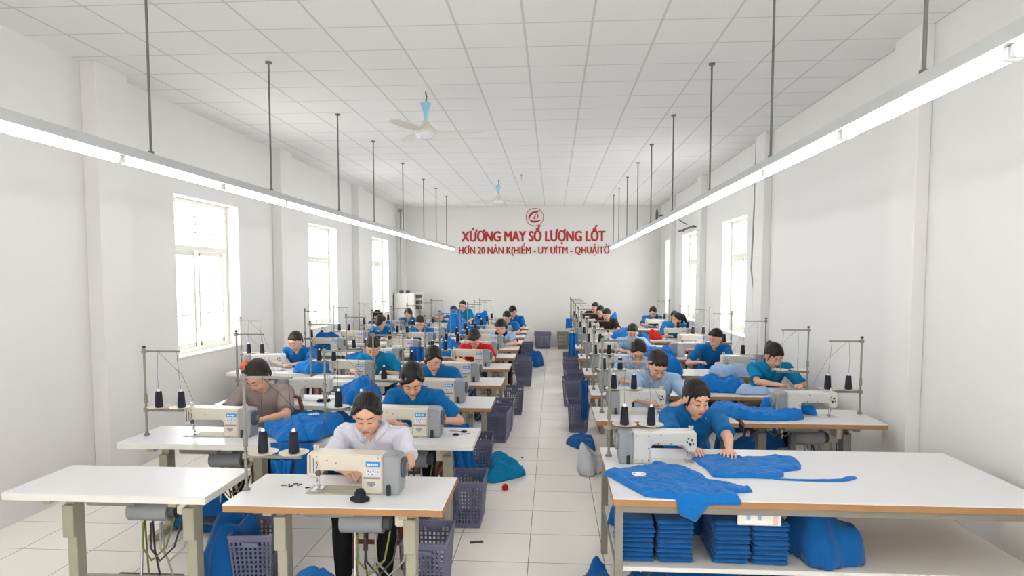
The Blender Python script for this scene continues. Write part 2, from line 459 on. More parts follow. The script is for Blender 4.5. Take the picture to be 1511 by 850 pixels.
lg.tube([(cx + .245 * math.cos(a), yy, cz + .245 * math.sin(a)) for a in np.linspace(0, 2 * PI, 49)], .007, 6)
def stroke(pts, ws):
    P = []; F = []
    for i, ((x, z), w) in enumerate(zip(pts, ws)):
        j = min(i + 1, len(pts) - 1); k_ = max(i - 1, 0)
        d = Vector((pts[j][0] - pts[k_][0], pts[j][1] - pts[k_][1])).normalized(); nx, nz = -d.y, d.x
        for s_ in (-1, 1):
            for dy in (0, -.006): P.append((cx + x + s_ * nx * w, yy + dy, cz + z + s_ * nz * w))
    for i in range(len(pts) - 1):
        o = 4 * i; q = o + 4
        F += [(o, q, q + 2, o + 2), (o + 1, o + 3, q + 3, q + 1), (o, o + 1, q + 1, q), (o + 2, q + 2, q + 3, o + 3)]
    F += [(0, 2, 3, 1), (len(P) - 4, len(P) - 3, len(P) - 1, len(P) - 2)]
    lg.add(P, F)
stroke([(-.16, -.06), (-.155, .01), (-.11, .08), (-.04, .13), (.04, .14), (.10, .16), (.15, .20)], [.014, .022, .026, .026, .022, .014, .006])
stroke([(-.13, -.09), (-.06, -.12), (.02, -.125), (.10, -.105), (.20, -.07)], [.012, .028, .028, .018, .005])
stroke([(-.01, -.05), (.0, .0), (.015, .05), (.02, .09)], [.024, .02, .014, .006])
stroke([(.06, .10), (.09, .05), (.09, .0), (.08, -.03)], [.014, .014, .012, .005])
lg.build('logo', 'redpaint', sg)

# ------------------------------------------------------------------ wall fittings
for (y, z, h_, lab) in ((10.23, 1.51, .14, 'small red and white notice on the left wall beside the nearer window'), (14.4, 1.55, .15, 'small faded red notice on the left wall beside the far window')):
    t = thing('wall_notice', lab, 'notice', (XL + .006, y, z), 0, 'notices on the left wall')
    MB().box((0, 0, 0), (.01, .2, .28), .002).build('board', 'notice', t)
    q = MB()
    for zz in (.1, .085): q.box((.006, 0, zz), (.003, .15, .012))
    for zz in (-.09, -.115): q.box((.006, 0, zz), (.003, .16, .014))
    for i in range(4): q.box((.006, -.05 + .033 * i, .0), (.003, .018, .05))
    q.build('print', 'redpaint', t)
c = MB()
c.tube([(2.955, 9.75, 3.94), (2.95, 9.75, 3.2), (2.95, 9.8, 2.6), (2.93, 9.78, 2.1), (2.95, 9.7, 1.8), (2.94, 9.66, 1.4), (2.93, 9.62, .9), (2.94, 9.6, .3)], .012)
tag(c.build('wall_cable', 'cable'), 'grey cable running down the right wall beside the nearest window', 'cable')
c = MB(); c.tube([(-4.2, 17.6, 3.75), (-4.2, 17.6, 2.8), (-4.2, 17.6, 1.54)], .012); c.box((-4.2, 17.6, 3.8), (.1, .08, .1), .01)
tag(c.build('wall_conduit', 'cable'), 'thin grey conduit with a small box running down to the far cabinet', 'pipe')
# wall fan on the right
t = thing('wall_fan', 'dark wall fan mounted high in the right far corner', 'fan', (2.9, 17.0, 3.55))
MB().box((.03, 0, -.05), (.08, .1, .14), .01).build('bracket', 'dgrey', t)
MB().tube([(.0, 0, 0), (-.1, -.03, .02), (-.18, -.06, 0)], .02).build('arm', 'dgrey', t)
q = MB()
for r in (.06, .12, .18): q.tube([(-.24 + .0 * math.cos(a), -.1 + r * math.cos(a), r * math.sin(a)) for a in np.linspace(0, 2 * PI, 25)], .006, 6)
for i in range(12):
    a = i * PI / 6; q.cyl((-.26, -.1, 0), (-.24, -.1 + .18 * math.cos(a), .18 * math.sin(a)), .004, n=5)
q.build('cage', 'dgrey', t)
q = MB()
for i in range(3):
    a = i * 2 * PI / 3; q.ell((-.22, -.1 + .08 * math.cos(a), .08 * math.sin(a)), (.008, .06, .045), Matrix.Rotation(a, 3, 'X'))
q.build('blades', 'mgrey', t)
# curtain rail above the middle right window
t = MB(); t.cyl((2.86, 13.45, 3.02), (2.86, 15.0, 3.02), .02); t.box((2.91, 13.6, 3.02), (.1, .03, .03)); t.box((2.91, 14.85, 3.02), (.1, .03, .03))
t.cyl((2.9, 14.3, 3.12), (2.82, 14.9, 3.28), .012)
tag(t.build('curtain_rail', 'dgrey'), 'dark bare curtain rail above the middle right window', 'rail')
# cabinet in the far left corner
t = thing('metal_cabinet', 'tall white metal cabinet in the far left corner', 'cabinet', (-4.02, 17.45, 0))
MB().box((0, 0, .78), (.56, .5, 1.5), .01).build('body', 'wenamel', t)
d = MB().box((-.08, -.26, .8), (.36, .02, 1.4), .004).build('door', 'wenamel', t)
MB().box((.07, -.28, .85), (.02, .02, .12), .004).build('handle', 'chrome', d)
MB().box((0, 0, .015), (.5, .44, .03)).build('plinth', 'dgrey', t)
t = thing('control_box', 'open grey control box with dark fittings beside the far cabinet', 'box', (-3.66, 17.55, 1.05))
MB().box((0, 0, .25), (.2, .3, .5), .01).build('housing', 'wenamel', t)
q = MB()
for z in (.1, .24, .40): q.box((0, -.16, z), (.16, .03, .1), .01)
q.build('vent', 'dgrey', t)
MB().cyl((0, 0.0, -1.05), (0, 0.0, 0), .025).build('post', 'gsteel', t)
for i, (dx, lab) in enumerate(((-.14, 'dark flower pot on top of the far cabinet, left one'), (.04, 'dark flower pot on top of the far cabinet, right one'))):
    q = MB(); q.lathe((-4.0 + dx, 17.4, 1.53), [(.04, 0), (.06, .03), (.065, .07), (.05, .085), (.02, .09)], 14)
    tag(q.build('flower_pot', 'dgrey'), lab, 'pot', 'pots on the far cabinet')

# ------------------------------------------------------------------ sewing tables
TH = .76
def table_proto(w, d, edge, legm, lower=False, tt=.038):
    t = thing('sewing_table', 'x', 'table')
    m = MB(); m.box((0, 0, TH - .002), (w, d, .006), .001); m.build('tabletop', 'lam', t)
    m = MB(); m.box((0, 0, TH - .004 - tt / 2), (w - .002, d - .002, tt), .003); m.build('edge_band', edge, t)
    for s_ in (-1, 1):
        l = MB(); x = s_ * (w / 2 - .225)
        l.box((x, 0, .35), (.06, .08, .62), .004)
        l.box((x, 0, TH - .06), (.05, d - .1, .035), .003)
        l.box((x, 0, .03), (.06, d - .06, .045), .004)
        l.box((x, -.02, .52), (.07, .1, .2), .004)
        for yy in (-d / 2 + .06, d / 2 - .06): l.cyl((x, yy, 0), (x, yy, .012), .02)
        l.build('leg', legm, t)
    MB().box((0, .04, .13), (w - .44, .035, .035), .003).build('crossbar', legm, t); MB().box((0, d / 2 - .08, TH - .075), (w - .4, .03, .03), .003).build('crossbar', legm, t)
    m = MB(); m.box((.02, -.02, .12), (.42, .28, .018), .004)
    for i in range(7): m.box((-.13 + i * .05, -.02, .131), (.012, .24, .006))
    m.build('treadle', 'dgrey', t)
    mt = MB(); mt.cyl((-.05, .05, .56), (.2, .05, .56), .065, n=16); mt.box((.07, .05, .66), (.12, .1, .09), .01); mt.build('motor', 'mgrey', t)
    q = MB(); q.cyl((.2, .05, .56), (.24, .05, .56), .045, n=14); q.build('pulley', 'dgrey', t)
    q = MB(); q.box((.33, .04, .63), (.09, .16, .13), .01); q.build('control_box', 'tray', t)
    q = MB(); q.box((-.06, -.06, TH - .078), (.30, .16, .07), .012); q.build('oil_pan', 'gsteel', t)
    q = MB(); q.cyl((.04, -.02, .14), (.04, .02, .54), .008); q.build('pitman_rod', 'chrome', t)
    for j, (mm, a) in enumerate((('dcable', .0), ('cable', .06), ('gcable', -.05))):
        q = MB(); q.tube([(.3 + a, .0, .53), (.28 + a, -.06, .38), (.2 + a, -.08, .3), (.12 + a, -.04, .36), (.1 + a, 0, .5)], .006, 6)
        q.tube([(.1 + a, .02, .5), (.08 + a, .06, .3), (.12 + a * 1.5, .05, .12), (.2 + a, .02, .012)], .006, 6)
        q.build('cable', mm, t)
    return t
protos = {}
def put_table(key, w, d, edge, legm, loc, label, group, tt=.038):
    if key not in protos:
        protos[key] = (table_proto(w, d, edge, legm, tt=tt), [False])
    p, u = protos[key]
    return place(p, u, loc, 0, label, group)

A_Y = [3.3, 4.6, 5.95, 7.2, 8.5, 9.65, 10.75, 11.85, 12.95, 14.1, 15.2]
B_Y = [3.4, 4.5, 5.95, 7.3, 8.65, 9.95, 11.2, 12.45, 13.7, 15.0]
C_Y = [7.9, 10.1, 11.5, 13.1, 14.4]
D_Y = [5.47, 6.67, 8.06, 9.67, 11.05, 12.4, 13.7, 15.0, 16.2]
E_Y = [5.47, 6.67, 8.06, 9.67, 11.05, 12.4, 15.0]
for i, y in enumerate(A_Y):
    wood = i not in (1,)
    put_table('A' if wood else 'Aw', 1.2, .55, 'wood' if wood else 'palewood', 'steel', (-1.18, y + .275, 0),
              'white sewing table with %s edge, %s one %s' % ('light wood' if wood else 'white', nth(i), ROWN['A']), 'sewing tables left of the aisle')
for i, y in enumerate(B_Y):
    w = 1.2 if i < 3 else 1.05
    xr = [-1.93, -2.02, -2.06][i] if i < 3 else -1.9
    put_table('B%g' % w, w, .55, 'palewood', 'steel', (xr - w / 2, y + .275, 0),
              'white topped sewing table, %s one %s' % (nth(i), ROWN['B']), 'sewing tables in the middle of the left block')
for i, y in enumerate(C_Y):
    put_table('C', 1.12, .55, 'palewood', 'steel', (-3.6, y + .275, 0),
              'white topped sewing table, %s one %s' % (nth(i), ROWN['C']), 'sewing tables along the left wall')
for i, y in enumerate(D_Y):
    put_table('D', 1.2, .6, 'wood', 'gsteel', (.97 + (.03 if i else 0), y + .3, 0),
              'brown edged sewing table, %s %s behind the cutting table' % (nth(i) if i else 'first', ROWN['D']), 'sewing tables right of the aisle')
for i, y in enumerate(E_Y):
    put_table('E', 1.17, .6, 'wood', 'gsteel', (2.2, y + .3, 0),
              'brown edged sewing table, %s %s behind the cutting table' % (nth(i) if i else 'first', ROWN['E']), 'sewing tables along the right wall')

# big cutting table front right, with a lower shelf
t = thing('cutting_table', 'big white cutting table at the front right with shirt stacks on its lower shelf', 'table', (1.53, 4.07, 0))
W, D = 2.38, 1.08
MB().box((0, 0, TH - .002), (W, D, .006), .001).build('tabletop', 'lam', t)
MB().box((0, 0, TH - .024), (W - .002, D - .002, .038), .003).build('edge_band', 'wood', t)
for sx in (-1, 1):
    for sy in (-1, 1):
        MB().box((sx * (W / 2 - .035), sy * (D / 2 - .05), .357), (.045, .045, .714), .003).build('leg', 'gsteel', t)
MB().box((0, -D / 2 + .05, TH - .068), (W - .1, .03, .045), .003).box((0, D / 2 - .05, TH - .068), (W - .1, .03, .045), .003).build('apron', 'gsteel', t)
MB().box((0, 0, .345), (W - .06, D - .08, .028), .003).build('shelf', 'palewood', t)
for sx in (-1, 1): MB().box((sx * (W / 2 - .035), 0, .34), (.03, D - .14, .03), .003).build('side_rail', 'gsteel', t)

# ------------------------------------------------------------------ sewing machines (x: needle at -, handwheel at +; front faces -y)
def arc(cx, cz, r, a0, a1, n=5):
    return [(cx + r * math.cos(math.radians(a0 + (a1 - a0) * i / n)), cz + r * math.sin(math.radians(a0 + (a1 - a0) * i / n))) for i in range(n + 1)]
def bevel_prism(mb, poly, y0, y1, b, m=None):
    """x,z polygon extruded along y with chamfered front and back rims"""
    n = len(poly); cxm = sum(p[0] for p in poly) / n; czm = sum(p[1] for p in poly) / n
    def inset(d):
        out = []
        for i in range(n):
            p0, p1, p2 = Vector(poly[i - 1]), Vector(poly[i]), Vector(poly[(i + 1) % n])
            a = (p1 - p0).normalized(); c_ = (p2 - p1).normalized()
            n1 = Vector((-a.y, a.x)); n2 = Vector((-c_.y, c_.x)); q = (n1 + n2)
            q = q / max(.5, q.length_squared / 2) if q.length > 1e-6 else n1
            out.append((p1.x + q.x * d, p1.y + q.y * d))
        return out
    ins = inset(b)
    rings = [[(x, y0, z) for x, z in ins], [(x, y0 + b, z) for x, z in poly], [(x, y1 - b, z) for x, z in poly], [(x, y1, z) for x, z in ins]]
    P = [p for r in rings for p in r]; F = []
    for k_ in range(3):
        for i in range(n):
            j = (i + 1) % n; F.append((k_ * n + i, k_ * n + j, (k_ + 1) * n + j, (k_ + 1) * n + i))
    F += [tuple(range(n))[::-1], tuple(range(3 * n, 4 * n))]
    mb.add(P, F, m)
def machine_proto(rear):
    t = thing('sewing_machine', 'x', 'sewing machine')
    body = 'wenamel' if rear else 'cream'
    m = MB()
    # one-piece head, arm and column, counter-clockwise in x,z
    poly = ([(.10, .0), (.245, .0), (.245, .262)] + [(-.20, .272)] + arc(-.245, .247, .025, 90, 180) +
            [(-.272, .13), (-.25, .105), (-.205, .105), (-.185, .125), (-.165, .155), (.07, .155)] + arc(.07, .125, .03, 90, 0, 4) + [(.10, .04)])
    bevel_prism(m, poly, -.075, .075, .012)
    o = m.build('arm_and_column', body, t, 35); fixn(o)
    # seams and screws as small raised marks
    q = MB()
    ff = .0765 if rear else -.0765
    for (x, z) in ([(.12, .03), (.22, .03), (.12, .23), (.22, .23), (.17, .03), (.02, .24), (-.06, .17), (.12, .13), (.04, .17)] if rear else [(-.13, .225), (-.07, .21), (.215, .245), (-.2, .25)]):
        q.cyl((x, ff - .001, z), (x, ff + .003, z), .0055, n=8)
    q.build('screw', 'dgrey' if rear else 'gsteel', t)
    m = MB(); m.box((-.06, 0, .003), (.44, .17, .006), .002); m.build('bed_plate', 'steel' if not rear else 'wenamel', t)
    m = MB(); m.box((-.225, -.0, .008), (.07, .13, .004), .001); m.build('needle_plate', 'chrome', t)
    m = MB(); m.cyl((-.228, 0, .105), (-.228, 0, .05), .005, n=8); m.cyl((-.228, 0, .05), (-.228, 0, .012), .0015, n=6); m.box((-.228, 0, .058), (.014, .014, .016), .002); m.build('needle_bar', 'chrome', t)
    m = MB(); m.cyl((-.212, 0, .11), (-.212, 0, .03), .004, n=8); m.box((-.218, -.006, .016), (.02, .04, .005), .001); m.box((-.214, 0, .03), (.016, .012, .02), .002); m.build('presser_foot', 'chrome', t)
    for x in (-.245, -.222):
        m = MB(); m.cyl((x, .01, .268), (x, .01, .30), .008, n=10); m.cyl((x, .01, .30), (x, .01, .307), .0105, n=10); m.build('adjusting_post', 'wenamel', t)
    # motor cover
    m = MB()
    poly = ([(.246, -.0), (.352, .0)] + [(.362, .05), (.362, .15)] + arc(.322, .222, .04, 20, 90, 5) + [(.246, .266)])
    bevel_prism(m, poly, -.082, .085, .01); fixn(m.build('motor_cover', 'mgrey', t, 35))
    m = MB(); m.lathe((.362, 0, .17), [(.066, .0), (.07, .008), (.07, .018), (.055, .024), (.02, .026)], 24, R=Matrix.Rotation(PI / 2, 3, 'Y')); hw = m.build('handwheel', 'dgrey' if not rear else 'mgrey', t)
    m = MB(); m.lathe((.388, 0, .17), [(.03, .0), (.03, .008), (.01, .012)], 16, R=Matrix.Rotation(PI / 2, 3, 'Y')); m.build('hub', 'gsteel', hw)
    fy = -.088 if not rear else .09
    m = MB(); m.box((.285, fy, .035), (.03, .014, .07), .003); m.box((.285, fy * 1.03, .06), (.016, .02, .03), .003); m.build('switch', 'black', t)
    if not rear:
        m = MB()
        m.lathe((-.19, -.075, .14), [(.02, 0), (.02, .006), (.012, .008), (.012, .018), (.005, .02)], 16, R=Matrix.Rotation(PI / 2, 3, 'X')); m.build('tension_dial', 'dgrey', t)
        m = MB(); m.box((-.245, -.079, .2), (.006, .006, .12), .001); m.box((-.222, -.0785, .19), (.003, .004, .1)); m.tube([(-.2, -.08, .22), (-.19, -.09, .2), (-.2, -.085, .17)], .0025, 6); m.build('thread_guide', 'dgrey', t)
        m = MB(); m.box((.18, -.077, .205), (.095, .006, .034), .002); pl = m.build('name_plate', 'plate', t)
        m = MB()
        for i, hh in enumerate((.016, .012, .016, .01, .016, .014)): m.box((.147 + i * .0125, -.0806, .205), (.0085, .0015, hh)); 
        for i in range(5): m.box((.15 + i * .0125, -.0814, .205), (.003, .0015, .006), m=0)
        m.build('plate_print', 'white', pl)
        m = MB(); m.box((.165, -.0765, .148), (.065, .003, .046), .001); m.box((.213, -.0765, .152), (.02, .003, .03), .001); st = m.build('sticker', 'sticker', t)
        m = MB()
        for (x, z) in ((.147, .16), (.163, .155), (.182, .162), (.15, .138), (.176, .138), (.213, .155)): m.box((x, -.0785, z), (.009, .001, .010))
        m.build('sticker_print', 'ink', st)
        m = MB(); m.box((.17, -.0765, .112), (.11, .004, .012), .001); m.build('lever_rail', 'gsteel', t)
        m = MB(); m.prism([(.135, .085), (.195, .085), (.19, .065), (.165, .052), (.142, .065)], -.0775, -.074); m.build('shield_badge', 'mgrey', t)
    else:
        m = MB()
        for (x, z, r) in ((-.23, .205, .009), (-.20, .215, .006), (-.215, .17, .012), (-.19, .19, .007), (-.24, .175, .006)): m.cyl((x, .074, z), (x, .084, z), r, n=10)
        m.build('adjuster', 'black', t)
    return t
mp = {False: (machine_proto(False), [False]), True: (machine_proto(True), [False])}
def put_machine(x, y, label, group, rear=False, s=.83):
    p, u = mp[rear]
    return place(p, u, (x, y, TH + .001), PI if rear else 0, label, group, (s, s, s))
for i, y in enumerate(A_Y):
    put_machine(-1.16, y + .27, 'cream sewing machine on the %s table %s' % (nth(i), ROWN['A']), 'sewing machines left of the aisle', s=.85)
BM = {0: None, 1: (-2.60, False), 2: (-2.42, True)}
for i, y in enumerate(B_Y):
    if i == 0: continue
    x, rear = BM.get(i, (-2.45, False))
    put_machine(x, y + .28, 'white sewing machine on the %s table %s' % (nth(i), ROWN['B']), 'sewing machines in the middle of the left block', rear)
for i, y in enumerate(C_Y):
    put_machine(-3.72, y + .25, 'white sewing machine on the %s table %s' % (nth(i), ROWN['C']), 'sewing machines along the left wall', i == 0)
put_machine(.725, 4.27, 'white sewing machine seen from behind on the big front cutting table', 'sewing machines right of the aisle', True, .8)
for i, y in enumerate(D_Y):
    put_machine(.79, y + .33, 'white sewing machine seen from behind on the %s table %s' % (nth(i) if i else 'first', ROWN['D']), 'sewing machines right of the aisle', True, .8)
for i, y in enumerate(E_Y):
    if i == 1: continue          # the woman with the ponytail works by hand
    rear = i in (0, 3)
    put_machine([2.25, 2.62, 2.38, 2.1, 2.4, 2.4, 2.4][i], y + .3, 'white sewing machine %son the %s table %s' % ('seen from behind ' if rear else '', nth(i) if i else 'first', ROWN['E']), 'sewing machines along the right wall', rear)

# ------------------------------------------------------------------ thread stands and cones
def stand_proto(m1):
    t = thing('thread_stand', 'x', 'thread stand')
    MB().cyl((0, 0, 0), (0, 0, .68), .0085, n=10).build('pole', m1, t)
    m = MB(); m.cyl((0, 0, 0), (0, 0, .012), .022, n=12); m.cyl((0, 0, .012), (0, 0, .03), .013, n=10); m.build('base_nut', m1, t)
    m = MB(); m.cyl((0, 0, .255), (0, 0, .30), .014, n=10); m.ell((0, 0, .31), (.014, .014, .02)); m.build('joint', m1, t)
    m = MB(); m.box((.165, 0, .20), (.33, .022, .02), .003); m.box((0, 0, .2), (.03, .03, .035), .004); m.build('tray_bar', m1, t)
    for x in (.105, .285):
        m = MB(); m.lathe((x, 0, .212), [(.02, 0), (.05, .003), (.082, .012), (.085, .016), (.05, .009), (.005, .007)], 20); tr_ = m.build('tray', 'tray', t)
        m = MB(); m.cyl((x, 0, .218), (x, 0, .35), .004, n=6); m.build('spindle', m1, tr_)
    m = MB(); m.box((.14, 0, .655), (.29, .018, .014), .003); m.box((.0, 0, .655), (.03, .03, .03), .004); m.build('top_arm', m1, t)
    m = MB(); m.lathe((0, 0, .678), [(.008, 0), (.014, .004), (.014, .016), (.008, .02)], 10); m.build('knob', 'black', t)
    m = MB(); m.tube([(.105, 0, .34), (.1, .0, .5), (.11, 0, .65)], .0012, 4); m.tube([(.285, 0, .34), (.27, 0, .5), (.26, 0, .65)], .0012, 4); m.tube([(.11, -.01, .66), (.3, -.01, .48), (.4, -.02, .26)], .0012, 4); m.build('thread', 'thread', t)
    return t
sp = (stand_proto('gsteel'), [False])
cone0 = MB().lathe((0, 0, 0), [(.024, 0), (.03, .004), (.03, .01), (.0225, .118), (.019, .123), (.005, .124)], 18).build('thread_cone', 'thread')
tip = MB().lathe((0, 0, 0), [(.012, .122), (.008, .14), (.004, .142)], 10).build('cone_tip', 'white', cone0)
tag(cone0, 'x', 'thread cone'); cu = [False]
def put_stand(x, y, row, i, where, mirror=False, cones=(0, 1), s=1):
    o = place(sp[0], sp[1], (x, y, TH + .001), PI if mirror else 0, 'steel thread stand on the %s' % where, 'thread stands %s' % ROWN[row])
    for k_ in cones:
        d = (.105, .285)[k_] * (-1 if mirror else 1)
        side = ('left' if (k_ == 0) != mirror else 'right')
        place(cone0, cu, (x + d, y, TH + .001 + .2225), 0, 'black thread cone, %s on its stand, %s' % (side, where), 'thread cones %s' % ROWN[row])
for i, y in enumerate(A_Y): put_stand(-1.76, y + .24, 'A', i, '%s table %s' % (nth(i), ROWN['A']))
for i, y in enumerate(B_Y):
    if i == 0: continue
    put_stand(-3.14 if i < 3 else -2.91, y + .24, 'B', i, '%s table %s' % (nth(i), ROWN['B']))
for i, y in enumerate(C_Y): put_stand(-4.1, y + .3, 'C', i, '%s table %s' % (nth(i), ROWN['C']))
o = place(sp[0], sp[1], (.385, 4.38, TH + .001), 0, 'steel thread stand with top arm on the left end of the big cutting table', 'thread stands right of the aisle')
for k_ in (0, 1): place(cone0, cu, (.385 + (.105, .285)[k_], 4.38, TH + .2235), 0, 'black thread cone at the %s of the thread stand on the big cutting table' % ('left', 'right')[k_], 'thread cones on the right')
for i, y in enumerate(D_Y): put_stand(.445, y + .33, 'D', i, '%s table %s' % (nth(i) if i else 'first', ROWN['D']))
for i, y in enumerate(E_Y): put_stand(2.745, y + .42, 'E', i, '%s table %s' % (nth(i) if i else 'first', ROWN['E']), True, cones=(() if i == 1 else (1,) if i == 2 else (0, 1)))

# ------------------------------------------------------------------ cloth
def seg_dist(P, A, B):
    d = B - A; t = np.clip(((P - A) @ d) / max(1e-12, d @ d), 0, 1)
    Q = A + t[:, None] * d; return np.linalg.norm(P - Q, axis=1), Q
def cloth(name, outline, matn, label, cat='shirt', z=TH + .004, thick=.012, fold=.012, dome=0, seed=0, res=.02, rect=None, fs=7, parent=None, group=None, ridge=1.0, soft=2):
    """laid or heaped cloth: outline on the supporting surface, drooping over the edges of rect"""
    poly = np.array(outline, float)
    for _ in range(soft):
        w0 = .8 if soft > 1 else .93
        q0 = np.roll(poly, -1, 0); poly = np.stack([poly * w0 + q0 * (1 - w0), poly * (1 - w0) + q0 * w0], 1).reshape(-1, 2)
    n = len(poly)
    mn, mx = poly.min(0) - res, poly.max(0) + res
    nx, ny = int((mx[0] - mn[0]) / res) + 2, int((mx[1] - mn[1]) / res) + 2
    gx, gy = np.meshgrid(np.linspace(mn[0], mx[0], nx), np.linspace(mn[1], mx[1], ny), indexing='ij')
    P = np.stack([gx.ravel(), gy.ravel()], 1)
    inside = np.zeros(len(P), bool); dist = np.full(len(P), 1e9); near = P.copy()
    for i in range(n):
        A, B = poly[i - 1], poly[i]
        c1 = (A[1] > P[:, 1]) != (B[1] > P[:, 1])
        with np.errstate(divide='ignore', invalid='ignore'):
            xx = (B[0] - A[0]) * (P[:, 1] - A[1]) / (B[1] - A[1]) + A[0]
        inside ^= c1 & (P[:, 0] < xx)
        d, Q = seg_dist(P, A, B); k_ = d < dist; dist[k_] = d[k_]; near[k_] = Q[k_]
    sd = np.where(inside, dist, -dist)
    keep = sd > -res * 1.5
    out = (sd <= 0) & keep
    P[out] = near[out]; dd = np.maximum(sd, 0)
    R = max(1e-6, dd.max())
    hgt = np.zeros(len(P)); r_ = random.Random(seed * 7 + 1); cr = np.zeros(len(P)); ext = mx - mn
    warp = np.array([[noise.noise(Vector((p[0] * 9, p[1] * 9, seed))), noise.noise(Vector((p[0] * 9, p[1] * 9, seed + 9.)))] for p in P]) * .03
    PW = P + warp
    nf = int(10 + 90 * ext[0] * ext[1])
    for _ in range(min(60, nf)):
        c_ = mn + ext * np.array([r_.random(), r_.random()]); a_ = r_.random() * PI + (0 if r_.random() < .5 else .3); L_ = (.05 + .16 * r_.random()) * (.6 + max(ext))
        dv = np.array([math.cos(a_), math.sin(a_)]) * L_
        d_, _q = seg_dist(PW, c_ - dv, c_ + dv); w_ = .007 + .012 * r_.random()
        cr = np.maximum(cr, np.exp(-(d_ / w_) ** 2) * (.4 + .6 * r_.random()))
    for _ in range(3):
        c_ = mn + ext * np.array([.25 + .5 * r_.random(), .25 + .5 * r_.random()]); a_ = r_.random() * 2 * PI
        sdv = (PW - c_) @ np.array([math.cos(a_), math.sin(a_)]); cr = cr + .38 / (1 + np.exp(-sdv / .003))
    for i in np.nonzero(keep)[0]:
        x, y = P[i]; e = min(1, dd[i] / .035); e = e * (2 - e)
        v = Vector((x * fs + seed * 3.1, y * fs + seed * 1.7, seed))
        w = noise.noise_vector(v * .55) * .9
        a = 1 - abs(noise.noise(v + w)) * 2.4
        b = 1 - abs(noise.noise(v * 2.3 + w * 1.5)) * 2.2
        f = max(0, a * .85 + b * .15) * ridge
        hgt[i] = e * (thick + fold * (.35 * max(0, f) + .75 * cr[i])) + dome * math.sqrt(max(0, 1 - (1 - dd[i] / R) ** 2)) * (.78 + .75 * noise.noise(v * .9))
    V = []; idx = -np.ones(len(P), int)
    for i in np.nonzero(keep)[0]:
        x, y = P[i]; h_ = hgt[i]; X, Y, Z = x, y, z + h_
        if rect:
            x0, x1, y0, y1 = rect
            if y < y0 - .004: Y = y0 - .006 - h_; Z = z - (y0 - y) + .004
            elif y > y1 + .004: Y = y1 + .006 + h_; Z = z - (y - y1) + .004
            elif x < x0 - .004: X = x0 - .006 - h_; Z = z - (x0 - x) + .004
            elif x > x1 + .004: X = x1 + .006 + h_; Z = z - (x - x1) + .004
        idx[i] = len(V); V.append((X, Y, Z))
    F = []
    for i in range(nx - 1):
        for j in range(ny - 1):
            q = (i * ny + j, (i + 1) * ny + j, (i + 1) * ny + j + 1, i * ny + j + 1)
            if all(keep[k_] for k_ in q): F.append(tuple(int(idx[k_]) for k_ in q))
    # underside, so the cloth has a body
    used_ = sorted({v for f in F for v in f}); mp_ = {v: k_ for k_, v in enumerate(used_)}
    V = [V[v] for v in used_]; F = [tuple(mp_[v] for v in f) for f in F]
    cxm = sum(v[0] for v in V) / len(V); cym = sum(v[1] for v in V) / len(V)
    ox, oy = cxm, cym
    mb = MB(); mb.add([(a - ox, b - oy, c_ - z) for a, b, c_ in V], F)
    o = mb.build(name, matn, parent, 60)
    o.location = (ox, oy, z)
    ms = o.modifiers.new('soften', 'SMOOTH'); ms.factor = .5; ms.iterations = 2
    md = o.modifiers.new('body', 'SOLIDIFY'); md.thickness = .003; md.offset = -1
    if parent is None: tag(o, label, cat, group)
    return o
def star(cx, cy, rx, ry, seed, n=14, rot=0, rough=.25):
    r_ = random.Random(seed); P = []
    for i in range(n):
        a = 2 * PI * i / n; k_ = 1 + rough * (r_.random() * 2 - 1)
        x, y = rx * k_ * math.cos(a), ry * k_ * math.sin(a)
        P.append((cx + x * math.cos(rot) - y * math.sin(rot), cy + x * math.sin(rot) + y * math.cos(rot)))
    return P
def heap(cx, cy, rx, ry, h_, seed, label, matn='blue', z=TH + .004, rect=None, cat='cloth pile', name='fabric_pile', res=.018, rot=0, fold=.05, fs=6, group=None, n=14, rough=.25):
    return cloth(name, star(cx, cy, rx, ry, seed, n, rot, rough), matn, label, cat, z, .012, fold, h_, seed, res, rect, fs, group=group)

# the two shirts laid out on the cutting table
DR = (.34, 2.72, 3.53, 4.61)
s1 = cloth('polo_shirt', [(.30, 4.00), (.38, 3.84), (.47, 3.66), (.52, 3.56), (.68, 3.53), (.70, 3.44), (.79, 3.40), (.86, 3.50), (1.03, 3.50), (1.04, 3.60), (.99, 3.64), (1.14, 3.68), (1.15, 3.74), (.95, 3.86), (.90, 3.98), (.84, 4.1), (.78, 4.16), (.66, 4.2), (.6, 4.14), (.52, 4.12)],
           'blue', 'crumpled blue polo shirt with white logo draped over the near edge of the cutting table', rect=DR, thick=.007, fold=.022, seed=2, res=.008, fs=7, soft=1)
